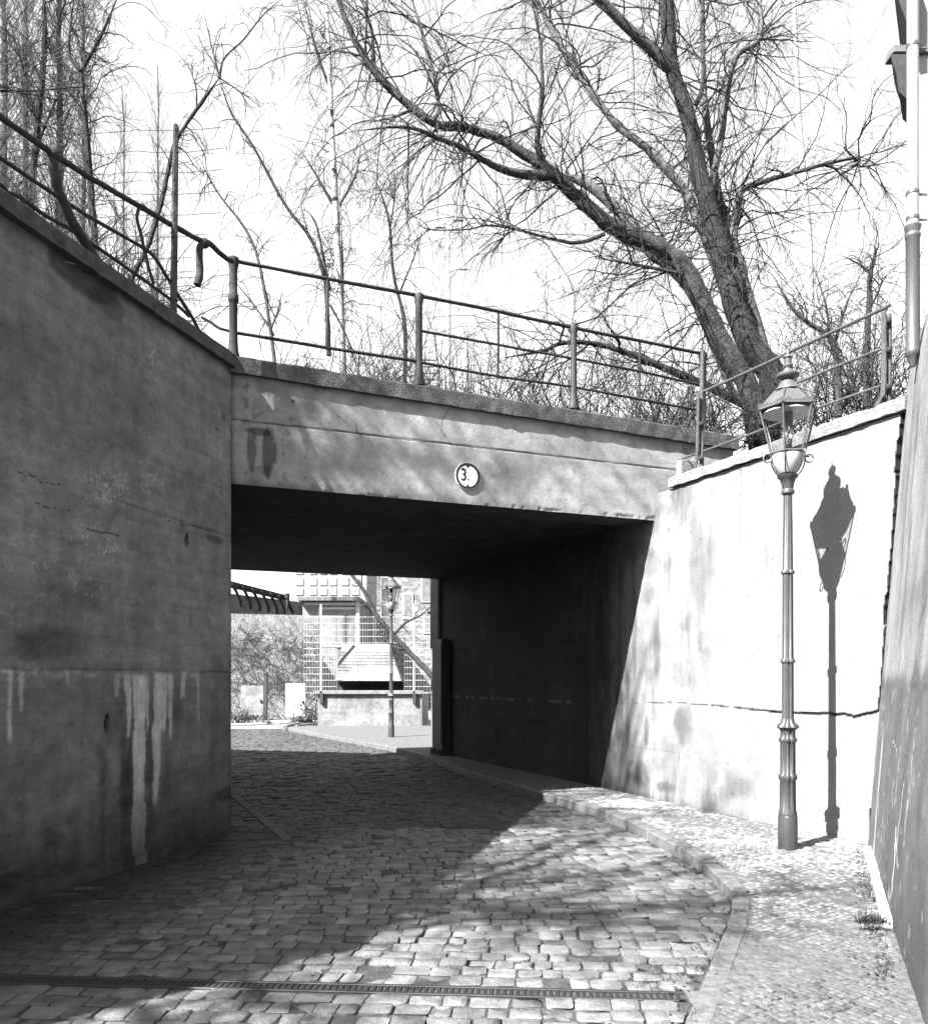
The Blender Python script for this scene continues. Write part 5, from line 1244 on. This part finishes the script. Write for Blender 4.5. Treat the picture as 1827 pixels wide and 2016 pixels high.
# brick house right of the lamp
YB = 45.0
bh = thing('brick_house', (gx(800, YB), YB, 0), 'brick house behind the distant lamp beyond the underpass', 'house')
mb = MB(); mb.prism([(gx(742, YB), YB), (gx(905, YB), YB), (gx(905, YB), YB+8), (gx(742, YB), YB+8)], 0, 9.5); mb.build('wall', M['far_brick'], bh)
mb = MB(); mb.prism([(gx(738, YB), YB-.4), (gx(909, YB), YB-.4), (gx(909, YB), YB+8.4), (gx(738, YB), YB+8.4)], 9.5, 9.8); mb.build('roof', M['far_dark'], bh)
for (u, v, a, b) in ((803, 1193, .28, .7), (760, 1160, .28, .7), (840, 1160, .3, .7), (760, 1210, .28, .6), (845, 1225, .3, .6)):
    mb = MB(); mb.box((gx(u, YB), YB-.02, gz(v, YB)), (a, .04, b)); wd = mb.build('window', M['white_paint'], bh)
    mb = MB(); mb.box((gx(u, YB), YB-.05, gz(v, YB)), (a*.8, .03, b*.88)); mb.build('pane', M['concrete'], wd)
# pale parapet wall and pilaster right of the fence
pw = thing('pillar', (gx(850, 26), 26, 0), 'pale weathered wall pillar at the right of the mesh fence', 'pillar')
mb = MB(); mb.prism([(gx(848, 26), 26), (gx(885, 26), 26), (gx(885, 26), 26.6), (gx(848, 26), 26.6)], -.05, gz(1205, 26)); mb.build('shaft', M['stained'], pw)
mb = MB(); mb.box((gx(866, 26), 26.3, gz(1200, 26)), (.4, .4, .09), None, .02); mb.build('cap', M['coping_light'], pw)
# leaning tree beyond the underpass
small('leaning_tree', 'bare tree leaning left across the view beyond the underpass', [
 [(885, 1400, 12), (860, 1345, 12), (840, 1320, 11), (800, 1278, 11), (770, 1245, 11), (740, 1210, 9), (715, 1160, 8), (690, 1128, 7), (650, 1070, 5)], [(775, 1250, 7), (800, 1225, 5), (830, 1210, 4), (850, 1190, 4)], [(745, 1215, 5), (725, 1190, 3.5), (690, 1200, 2)], [(712, 1155, 4), (712, 1120, 3), (700, 1080, 2)], [(800, 1278, 5), (770, 1270, 4), (745, 1235, 3)]], 24.5, density=9, twl=(.4, 1.2), twr=.008, kids=(3, 2), barkm='bark')
for (lab, u, v, Y, w_, h, n) in (('dark low plant at the left foot of the ivy wall', 468, 1400, 30.5, .5, .7, 40), ('scrub along the foot of the white door', 600, 1412, 31, .8, .35, 40), ('scrub in front of the grey door', 505, 1410, 31, .7, .4, 30), ('bare bush growing behind the mesh fence', 620, 1330, 31, .9, 2.2, 30)):
    shrub(lab, (gx(u, Y), Y, .02), w_, h, n, m='weed' if h < 1 else 'twig_pale', group='scrub beyond the underpass', r=.012)
# timbers lying on the far kerb
for i, (ua, va, ub, vb) in enumerate(((560, 1432, 592, 1421), (575, 1436, 640, 1424))):
    t = thing('timber', (gx(ua, 26), 26, .1), ('shorter' if i == 0 else 'longer')+' timber lying on the far edge of the roadway', 'timber', 'timbers on the far road edge')
    A = np.array([gx(ua, 26), 26.2+i*.5, .1]); B = np.array([gx(ub, 28.5), 28.3+i*.4, .1]); mb = MB(); mb.tube([A, (A+B)/2, B], .07, 6); mb.build('beam', M['granite'], t)

# far things above the bridge: pale block, lamp masts
fb = thing('far_block', (gx(845, 120), 120, 4), 'faint pale block of flats low behind the middle bridge post', 'building')
Yq = 120.0
mb = MB(); mb.prism([(gx(826, Yq), Yq), (gx(862, Yq), Yq), (gx(862, Yq), Yq+10), (gx(826, Yq), Yq+10)], 0, gz(697, Yq)); mb.build('wall', M['far_white'], fb)
first = None
for i in range(5):
    for j in range(5):
        if first is None:
            mb = MB(); mb.box((gx(831, Yq), Yq-.05, gz(704, Yq)), (.22, .06, .32)); first = mb.build('window', M['far_window'], fb)
        else:
            q = first.copy(); C.objects.link(q); q.parent = fb; q.location = (gx(831+i*6.5, Yq)-gx(831, Yq), 0, -(gz(704, Yq)-gz(704+j*13, Yq)))
def mast(label, u, vtop, Y, arms):
    x = gx(u, Y); zt = gz(vtop, Y); t = thing('mast', (x, Y, 0), label, 'lamp mast', 'pale lamp masts far behind the bridge')
    mb = MB(); mb.tube([(x, Y, 0), (x, Y, zt*.5), (x, Y, zt)], [.16, .13, .09], 8); mb.build('pole', M['far_white'], t)
    for (du, dv_) in arms:
        e = np.array([gx(u+du, Y), Y, gz(vtop+dv_, Y)]); s_ = np.array([x, Y, zt-.2])
        mb = MB(); mb.tube([s_, s_+np.array([(e[0]-x)*.4, 0, .25]), e], .05, 6); ar = mb.build('arm', M['far_grey'], t)
        mb = MB(); mb.box((e[0], Y, e[2]-.03), (.35, .12, .08), None, .02); mb.build('lantern', M['far_grey'], ar)
mast('pale twin armed lamp mast behind the bridge', 883, 440, 60, ((-16, 6), (20, -8)))
mast('shorter pale lamp mast with one arm behind the bridge', 886, 532, 75, ((28, -3),))
xm = gx(1572, 26); mw = thing('mast', (xm, 26, 4), 'white tapering mast rising behind the large tree right of its trunks', 'mast')
mb = MB(); mb.tube([(gx(1612, 26), 26, 4), (gx(1592, 26), 26, gz(480, 26)), (gx(1571, 26), 26, gz(230, 26))], [.11, .11, .09], 10); mb.tube([(gx(1571, 26), 26, gz(230, 26)), (gx(1560, 26), 26, gz(-60, 26))], [.085, .06], 10); mb.build('pole', M['far_white'], mw)
